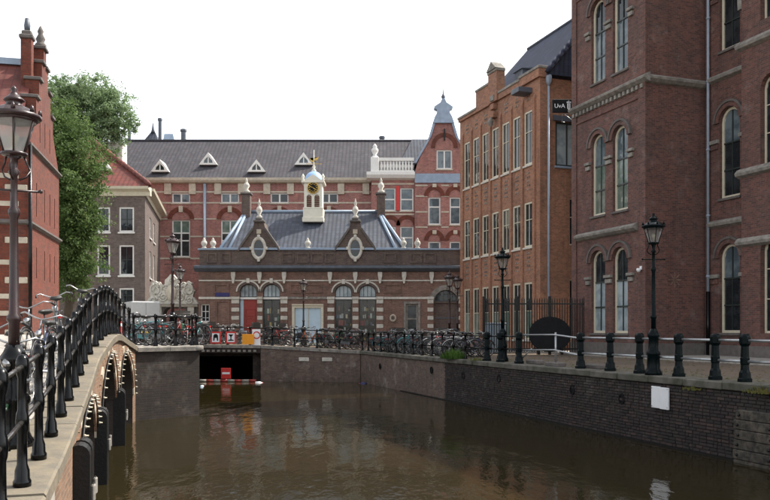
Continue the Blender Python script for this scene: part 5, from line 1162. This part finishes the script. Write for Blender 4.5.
t_, p_ = sgn_thing(256.3, 41.42, .2, .42, .9, 'white sign with a red ring, half hidden by the orange board', WHTP)
mb = MB(); mb.loft([[(.02+r*math.cos(k*math.pi/12), y, .6+r*math.sin(k*math.pi/12)) for k in range(24)] for r, y in ((.2, -.021), (.2, -.027), (.14, -.027), (.14, -.021))], False); part('ring', mb, REDP, p_)
fb = thing('floating_boom', 'red and white striped floating boom across the culvert mouth', 'boom', (PX(228, 40.6), 40.6, ZW))
for k in range(8):
    x = -1.45+k*.36; mb = MB(); mb.tube([(x, .0+.02*math.sin(k), .05), (x+.35, .02*math.sin(k+1), .05)], .075, 10); part('float_segment', mb, REDD if k % 2 else S_GREY, fb)
ns = thing('no_entry_sign', 'red no-entry board with white bar standing on the floating boom', 'sign', (PX(226.2, 40.6), 40.56, ZW+.14))
mb = MB(); mb.cbox(-.25, .25, -.03, .0, .02, .56, .008); p_ = part('board', mb, REDP, ns)
mb = MB(); mb.box(-.19, .19, -.036, -.0295, .25, .35); part('white_bar', mb, WHTP, p_)
mb = MB(); mb.tube([(0, .03, -.1), (0, .03, .5)], .025, 6); part('stake', mb, STEEL, ns)
for px, py, m_, lab in ((363, 383.2, BLUP, 'small blue floating bottle by the quay corner'), (260, 382.5, WHTP, 'small white floating bottle by the far quay wall'), (203.5, 386, LBLUE, 'pale floating bottle beside the abutment corner')):
    Y = (EYE-ZW)*800/(py-329); t_ = thing('floating_bottle', lab, 'bottle', (PX(px, Y), Y-.25, ZW), rr.uniform(0, 3))
    mb = MB(Matrix.Rotation(R(90), 4, 'Y')); mb.lathe([(0, -.2), (.06, -.19), (.065, 0), (.06, .06), (.025, .12), (.022, .17)], 10); part('body', mb, m_, t_)
    mb = MB(Matrix.Rotation(R(90), 4, 'Y')); mb.lathe([(.028, .165), (.028, .2), (0, .202)], 8); part('cap', mb, REDP, t_)

# ------------------------------------------------------------------ white box van
vn = thing('delivery_van', 'white box van parked behind the bicycles before the grey-brown house', 'van', (PX(146, 46.5), 46.5, .31), R(28))
VW = plain('van_white', (.42, .43, .43), .35, var=.12, coat=.4)
mb = MB(); mb.cbox(-.82, .82, 0, 3.0, .55, 2.42, .06); part('box_body', mb, VW, vn)
mb = MB(); mb.prism_yz([(3.02, .45), (4.3, .45), (4.45, .9), (4.3, 1.15), (3.9, 1.25), (3.45, 1.95), (3.02, 1.98)], -.78, .78); cab = part('cab', mb, VW, vn)
mb = MB(); mb.prism_yz([(3.93, 1.28), (3.5, 1.92), (3.48, 1.9), (3.9, 1.26)], -.68, .68); part('windscreen', mb, G_DARK, cab)
mb = MB(); mb.box(-.8, .8, -.06, .05, .38, .52); part('rear_bumper', mb, BLKP, vn)
for x in (-.62, .62): mb = MB(); mb.cbox(x-.1, x+.1, -.03, .01, .78, .95, .012); part('tail_light', mb, REDP, vn)
mb = MB(); mb.box(-.26, .26, -.02, -.001, .57, .69); part('number_plate', mb, YELP, vn)
mb = MB(); mb.box(-.004, .004, -.008, .01, .72, 2.34); part('door_seam', mb, BLKP, vn)
for x in (-.72, .72):
    for y in (.7, 3.6):
        mb = MB(Matrix.Translation((x, y, .3)) @ Matrix.Rotation(R(90), 4, 'Y')); mb.lathe([(.18, -.1), (.28, -.1), (.3, -.06), (.3, .06), (.28, .1), (.18, .1)], 18); wl = part('wheel', mb, RUBBER, vn)
        mb = MB(Matrix.Translation((x, y, .3)) @ Matrix.Rotation(R(90), 4, 'Y')); mb.lathe([(0, -.08), (.17, -.09), (.18, 0), (.17, .09), (0, .08)], 12); part('rim', mb, STEEL, wl)
hy = thing('marker_post', 'narrow red marker post at the foot of the abutment railing', 'post', (PX(120, 24.6), 24.6, .58))
mb = MB(); mb.lathe([(.1, 0), (.1, .04), (.06, .06), (.055, .8), (.06, .82), (.03, .88), (0, .89)], 10); part('shaft', mb, REDP, hy)
mb = MB(); mb.lathe([(.0575, .62), (.06, .63), (.06, .7), (.0575, .71)], 10); part('band', mb, WHTP, hy)

# ------------------------------------------------------------------ bicycles
BC = {k: plain('bike_'+k, c, .35, var=.2, bump=0, coat=.3) for k, c in dict(black=(.015, .015, .017), navy=(.02, .03, .09), red=(.35, .02, .02), green=(.02, .12, .05), white=(.55, .55, .53), grey=(.16, .17, .18), teal=(.03, .19, .2), orange=(.65, .14, .02), purple=(.13, .03, .15), yellow=(.5, .36, .04)).items()}
def torus(mb, c, Rr, r, n=22, m=5, a0=0, a1=2*math.pi):
    full = abs(a1-a0-2*math.pi) < 1e-6; rings = []
    for k in range(n+1):
        a = a0+(a1-a0)*k/n; rings.append([(c[0]+(Rr+r*math.cos(2*math.pi*j/m))*math.cos(a), c[1]+r*math.sin(2*math.pi*j/m), c[2]+(Rr+r*math.cos(2*math.pi*j/m))*math.sin(a)) for j in range(m)])
    mb.loft(rings, not full, True, True)
bme = {}
mb = MB(); torus(mb, (0, 0, 0), .335, .019); bme['wheel'] = mb.mesh('wheel', RUBBER)
mb = MB(); torus(mb, (0, 0, 0), .312, .01, 22, 4)
for k in range(14):
    a = k*2*math.pi/14; mb.tube([(.02*math.cos(a+.8), .02*(-1)**k, .02*math.sin(a+.8)), (.31*math.cos(a), 0, .31*math.sin(a))], .0022, 3, False)
mb.tube([(0, -.05, 0), (0, .05, 0)], .022, 6); bme['rim'] = mb.mesh('rim', CHROME)
XB, XF = -.53, .56; BBv = (-.06, 0, .29); HT, HB = (.37, 0, .88), (.42, 0, .66); ST = (-.25, 0, .82)
def frame_me(kind):
    mb = MB(); t = lambda a, b, r=.017: mb.tube([a, b], r, 7)
    t(BBv, ST); t((ST[0], 0, ST[2]-.02), (-.27, 0, .95), .012)
    if kind == 'step': mb.tube([HB, (.28, 0, .47), (.1, 0, .34), BBv], .021, 7); mb.tube([(.4, 0, .74), (.24, 0, .56), (.05, 0, .47), (-.12, 0, .47)], .014, 7)
    else: t(HB, BBv, .02); t((.38, 0, .82), (-.22, 0, .76), .017)
    t(HB, HT, .022)
    for s_ in (-.05, .05):
        t((XB, s_, .345), (BBv[0], s_*.7, .29), .01); t((XB, s_, .345), (-.22, s_*.5, .74), .009); mb.tube([(HB[0]+.01, s_*.6, .64), (.47, s_, .5), (XF, s_, .345)], .012, 6)
    return mb.mesh('frame', BC['black'])
bme['frame_step'] = frame_me('step'); bme['frame_diamond'] = frame_me('diamond')
mb = MB(); mb.loft([[(-.4, y*.12, .955+z) for y, z in ((-.9, 0), (0, -.03), (.9, 0), (.6, .045), (-.6, .045))], [(-.32, y*.13, .96+z) for y, z in ((-.9, 0), (0, -.04), (.9, 0), (.6, .05), (-.6, .05))], [(-.2, y*.05, .965+z) for y, z in ((-.9, 0), (0, -.03), (.9, 0), (.6, .035), (-.6, .035))], [(-.1, y*.03, .965+z) for y, z in ((-.9, 0), (0, -.02), (.9, 0), (.6, .02), (-.6, .02))]], True, True, True); bme['saddle'] = mb.mesh('saddle', LEATHER)
mb = MB(); mb.tube([(.36, 0, .86), (.345, 0, 1.02)], .013, 6); mb.tube([(.07, -.3, 1.03), (.2, -.29, 1.07), (.31, -.22, 1.09), (.36, -.08, 1.03), (.35, 0, 1.01), (.36, .08, 1.03), (.31, .22, 1.09), (.2, .29, 1.07), (.07, .3, 1.03)], .012, 6); bme['handlebar_town'] = mb.mesh('handlebar', CHROME)
mb = MB(); mb.tube([(.36, 0, .86), (.35, 0, 1.0)], .013, 6); mb.tube([(.28, -.31, 1.02), (.33, -.15, 1.01), (.36, 0, 1.0), (.33, .15, 1.01), (.28, .31, 1.02)], .012, 6); bme['handlebar_flat'] = mb.mesh('handlebar', CHROME)
for s_, nm in ((-1, 'a'), (1, 'b')): mb = MB(); mb.tube([(.19, s_*.291, 1.068), (.05, s_*.302, 1.028)], .018, 7); bme['grip'+nm] = mb.mesh('grip', RUBBER)
mb = MB(); torus(mb, (0, 0, 0), .372, .014, 14, 4, R(20), R(190)); bme['mudguard'] = mb.mesh('mudguard', BC['black'])
mb = MB()
for s_ in (-.06, .06): mb.tube([(-.78, s_, .745), (-.3, s_, .735)], .007, 5); mb.tube([(-.72, s_, .74), (XB, s_*1.1, .345)], .006, 5)
for k in range(4): mb.tube([(-.76+k*.13, -.06, .743), (-.76+k*.13, .06, .743)], .006, 5)
bme['rack'] = mb.mesh('rack', BC['black'])
mb = MB(); mb.prism([(-.6, .36), (-.53, .41), (.0, .37), (.04, .29), (.0, .22), (-.53, .29), (-.6, .32)], -.075, -.05); bme['chain_guard'] = mb.mesh('chain_guard', BC['black'])
mb = MB(); mb.tube([(BBv[0], -.1, .29), (BBv[0], .1, .29)], .02, 7); mb.tube([(BBv[0], -.1, .29), (.09, -.1, .21)], .011, 5); mb.tube([(BBv[0], .1, .29), (-.21, .1, .37)], .011, 5); mb.box(.045, .135, -.2, -.11, .198, .222); mb.box(-.255, -.165, .11, .2, .358, .382); bme['crank'] = mb.mesh('crank', STEEL)
mb = MB(); mb.lathe([(.0, -.05), (.045, -.04), (.05, 0), (.04, .03), (0, .035)], 8); mb.v = [(z*-1+.47, y, x+.82) for x, y, z in mb.v]; bme['headlamp'] = mb.mesh('headlamp', CHROME)
mb = MB(); mb.box(-.83, -.81, -.035, .035, .62, .68); bme['tail_reflector'] = mb.mesh('tail_reflector', REDP)
cm_ = MB()
for z in (0, .09, .18): 
    cm_.box(-.2, .2, -.17, -.158, z, z+.07); cm_.box(-.2, .2, .158, .17, z, z+.07); cm_.box(-.2, -.188, -.157, .157, z, z+.07); cm_.box(.188, .2, -.157, .157, z, z+.07)
cm_.box(-.187, .187, -.157, .157, 0, .012); bme['crate'] = cm_.mesh('front_crate', WOOD)
mb = MB(); mb.cbox(-.17, .17, -.0, .11, -.3, 0, .03); bme['bag'] = mb.mesh('pannier_bag', FABR)
def bike(loc, head, lean, colour, kind, label, group, hb=None, extra=None):
    b = thing('bicycle', label, 'bicycle', loc, 0, group); b.rotation_euler = (lean, 0, head); b.rotation_mode = 'XYZ'
    cm__ = BC[colour]
    def ob_(k, nm=None, par=b, loc_=None, rot_=None, c=None):
        o = obj(nm or k, bme[k], par, loc_, rot_)
        if c: o.material_slots[0].link = 'OBJECT'; o.material_slots[0].material = c
        return o
    ob_('frame_step' if kind == 'step' else 'frame_diamond', 'frame', c=cm__)
    for x in (XB, XF):
        w_ = ob_('wheel', loc_=(x, 0, .355), rot_=(0, rr.uniform(0, 6), 0)); ob_('rim', par=w_)
        ob_('mudguard', loc_=(x, 0, .355), c=cm__ if colour in ('white', 'teal') else BC['black'])
    ob_('saddle'); h = ob_('handlebar_'+(hb or ('town' if kind == 'step' else 'flat')), 'handlebar')
    if (hb or ('town' if kind == 'step' else 'flat')) == 'town': ob_('gripa', 'grip', h); ob_('gripb', 'grip', h)
    rk = ob_('rack'); ob_('chain_guard', c=cm__ if colour in ('white', 'teal', 'grey') else BC['black']); ob_('crank'); ob_('headlamp'); ob_('tail_reflector', par=rk)
    if extra == 'crate': ob_('crate', 'front_crate', loc_=(.5, 0, .93))
    if extra == 'bag': ob_('bag', 'pannier_bag', loc_=(-.55, .07, .74), c=BC[rr.choice(['navy', 'grey', 'black', 'green'])])
    return b
ORD = ['first', 'second', 'third', 'fourth', 'fifth', 'sixth', 'seventh', 'eighth', 'ninth', 'tenth', 'eleventh', 'twelfth', 'thirteenth', 'fourteenth', 'fifteenth', 'sixteenth', 'seventeenth', 'eighteenth', 'nineteenth', 'twentieth', 'twenty-first', 'twenty-second', 'twenty-third', 'twenty-fourth', 'twenty-fifth', 'twenty-sixth', 'twenty-seventh', 'twenty-eighth', 'twenty-ninth', 'thirtieth', 'thirty-first', 'thirty-second', 'thirty-third', 'thirty-fourth']
cols = ['black', 'navy', 'black', 'red', 'grey', 'black', 'green', 'white', 'black', 'teal', 'black', 'purple', 'grey', 'black']
bd_ = math.atan2(1, -.307)
# on the bridge, leaning inside the railing
for k, (Y, off, dh, c, kind) in enumerate(((7.1, .66, 3.0, 'black', 'step'), (8.7, .62, 3.2, 'green', 'step'), (10.0, .7, 2.95, 'black', 'step'), (11.3, .6, 3.1, 'navy', 'step'), (12.7, .66, 2.9, 'black', 'step'), (14.4, .62, .15, 'grey', 'diamond'), (16.2, .62, .1, 'black', 'diamond'))):
    p = ed(Y)+IN*off; sl_ = (ed(Y+.5).z-ed(Y-.5).z)
    b = bike((p.x, p.y, p.z-.0), bd_+dh, R(-6 if k % 2 else 7), c, kind, f'{c} bicycle against the bridge railing, {ORD[k]} from the camera', 'bicycles on the hump bridge', 'town')
# on the left bank behind the abutment railing
lb = [(122, 27.0, .3, 'black'), (129, 26.4, .2, 'grey'), (138, 27.6, 2.9, 'navy'), (147, 26.6, .15, 'teal'), (154, 28.4, 1.2, 'navy'), (161, 27.2, 1.9, 'black'), (168, 26.9, .7, 'grey'), (176, 27.6, 2.2, 'white'), (184, 27.0, 1.0, 'red'), (190, 28.0, 2.7, 'black'), (195, 30.0, 1.5, 'teal')]
for k, (px, Y, a, c) in enumerate(lb):
    bike((PX(px, Y), Y, .56), a, R(rr.uniform(-9, 9)), c, rr.choice(['step', 'diamond']), f'{c} bicycle on the left bank, {ORD[k]} from the left behind the abutment railing', 'bicycles on the left bank', None, 'bag' if k in (3, 7) else 'crate' if k == 6 else None)
# behind the signs and along the far quay
fq = [202, 207, 213, 219, 224, 230, 237, 264, 273, 281, 290, 297, 309, 317, 326, 331, 337, 343, 349, 354, 359]
for k, px in enumerate(fq):
    Y = 42.5+rr.uniform(-.2, .6); x = PX(px, Y); z = (.33-.05*(x+11.7)/5.3) if x < -6.4 else max(.015, .28-.26*(x+6.4)/5.2)
    c = 'orange' if px == 309 else rr.choice(cols)
    bike((x, Y, z), rr.uniform(-.5, .5)+rr.choice([0, math.pi]) if px < 325 else rr.uniform(.5, 1.3), R(rr.uniform(-10, 10)), c, rr.choice(['step', 'diamond']), f'{c} bicycle along the far quay railing, {ORD[k]} from the left', 'bicycles along the far quay', None, rr.choice([None, None, None, None, 'crate', 'bag']))
# dense row along the right quay beyond the gate
Y = 39.9; k = 0
while Y > 30.6:
    p = R1+QX*qloc(Y)+QY*(1.25+rr.uniform(-.15, .2)); c = rr.choice(cols) if k != 24 else 'red'
    bike((p.x, p.y, 0), RZQ+math.pi/2+rr.uniform(-.25, .25)+(math.pi if rr.random() < .45 else 0), R(rr.uniform(-12, 12)), c, rr.choice(['step', 'diamond']), f'{c} bicycle in the dense right-quay row, {ORD[k]} from the canal end', 'bicycles in the right-quay row', None, rr.choice([None, None, None, None, None, 'crate', 'bag']))
    Y -= .29; k += 1

# ------------------------------------------------------------------ trees
LEAFA = leaf_mat('tree_leaves_dark', (.06, .11, .03), (.11, .17, .05), (.155, .215, .075))
LEAFB = leaf_mat('tree_leaves_pale', (.17, .25, .12), (.24, .32, .17), (.13, .2, .09))  # far tree: haze and backlight lightened into the leaf colour
def tree(label, base, trunk_top, blobs, clumps, per, leaf, mat, seed, r0=.22):
    t_ = thing('leafy_tree', label, 'tree', base); q = random.Random(seed); B = Vector(base)
    mb = MB(); top = Vector(trunk_top)
    tp_ = [Vector((0, 0, 0)), (top-B)*.35+Vector((.15, .1, 0)), (top-B)*.7+Vector((-.1, .05, 0)), top-B]
    mb.tube([tuple(v) for v in tp_], [r0*1.25, r0, r0*.75, r0*.4], 9); tk = part('trunk', mb, BARK, t_)
    nb = len(blobs)
    for b in blobs:
        c = Vector(b[:3])-B; s0 = (top-B)*q.uniform(.45, .95); mid = s0.lerp(c, .5)+Vector((q.uniform(-.3, .3), q.uniform(-.3, .3), .2))
        mb = MB(); mb.tube([tuple(s0), tuple(mid), tuple(c)], [r0*.4, r0*.25, r0*.08], 6); part('limb', mb, BARK, tk)
    for _ in range(int(len(blobs)*1.5)):             # outlying tufts that break the outline
        b = q.choice(blobs[:nb]); d = Vector((q.gauss(0, 1), q.gauss(0, .7), q.gauss(.2, 1))).normalized(); r_ = b[3]*q.uniform(.18, .36)
        blobs.append((b[0]+d.x*b[3]*.97, b[1]+d.y*b[4], b[2]+d.z*b[5]*.97, r_*1.5, r_*1.5, r_*1.6))
    vs, fs = [], []; wts = [b[3]*b[4]*b[5] for b in blobs]
    for _ in range(clumps):
        b = q.choices(blobs, wts)[0]
        d = Vector((q.gauss(0, 1), q.gauss(0, 1), q.gauss(0, 1))).normalized()*(q.random()**.42)
        c = Vector((b[0]+d.x*b[3], b[1]+d.y*b[4], b[2]+d.z*b[5]))-B; cr0 = q.uniform(.14, .42)
        for _ in range(per):
            e = Vector((q.gauss(0, 1), q.gauss(0, 1), q.gauss(0, .8)))*cr0*.55; p_ = c+e; s_ = leaf*q.uniform(.6, 1.3)
            n_ = (Vector((q.gauss(0, .7), q.gauss(0, .7), q.gauss(.5, .6)))+d*.5).normalized(); u_ = n_.orthogonal().normalized(); u_.rotate(Matrix.Rotation(q.uniform(0, 6.28), 3, n_)); v_ = n_.cross(u_)
            o_ = len(vs); vs += [tuple(p_-u_*s_), tuple(p_+v_*s_*.45), tuple(p_+u_*s_), tuple(p_-v_*s_*.45)]; fs.append((o_, o_+1, o_+2, o_+3))
    me = bpy.data.meshes.new('crown'); me.from_pydata(vs, [], fs); me.materials.append(mat); obj('crown', me, t_)
    return t_
def tb_(px, py, Y, r, rz_=None, dy=0): return (PX(px, Y), Y+dy, PZ(py, Y), r, r, rz_ or r)
tree('nearer dark green tree rising between the red gable and the grey-brown house', (PX(66, 40), 40, .3), (PX(70, 40), 40, PZ(170, 40)),
     [tb_(62, 125, 40, 1.3, 1.4), tb_(72, 155, 40, 1.6, 1.7), tb_(56, 175, 40, 1.5, 1.9), tb_(82, 188, 39.5, 1.3, 1.3), tb_(70, 205, 39.5, 1.6, 1.7), tb_(82, 222, 39.2, .95, 1.2), tb_(60, 235, 40, 1.4, 1.9), tb_(78, 250, 39.6, 1.25, 1.5), tb_(66, 275, 40, 1.3, 1.4), tb_(97, 172, 39.6, .75, .6), tb_(84, 270, 39.8, .9, .9)], 1350, 34, .08, LEAFA, 5)
tree('paler tall tree behind the red-roofed house', (PX(92, 56), 58, 0), (PX(92, 56), 58, PZ(140, 56)),
     [tb_(58, 92, 57, 1.8, 1.4), tb_(75, 98, 57, 1.8, 1.6), tb_(98, 92, 57, 1.9, 1.4), tb_(116, 104, 57, 1.5, 1.3), tb_(88, 112, 57, 2.4, 2.0), tb_(110, 120, 57, 1.9, 1.8), tb_(125, 122, 57, 1.0, 1.1), tb_(66, 115, 57, 2.0, 2.2), tb_(95, 135, 57, 2.4, 2), tb_(62, 140, 57, 2, 2.2)], 1000, 48, .095, LEAFB, 9)
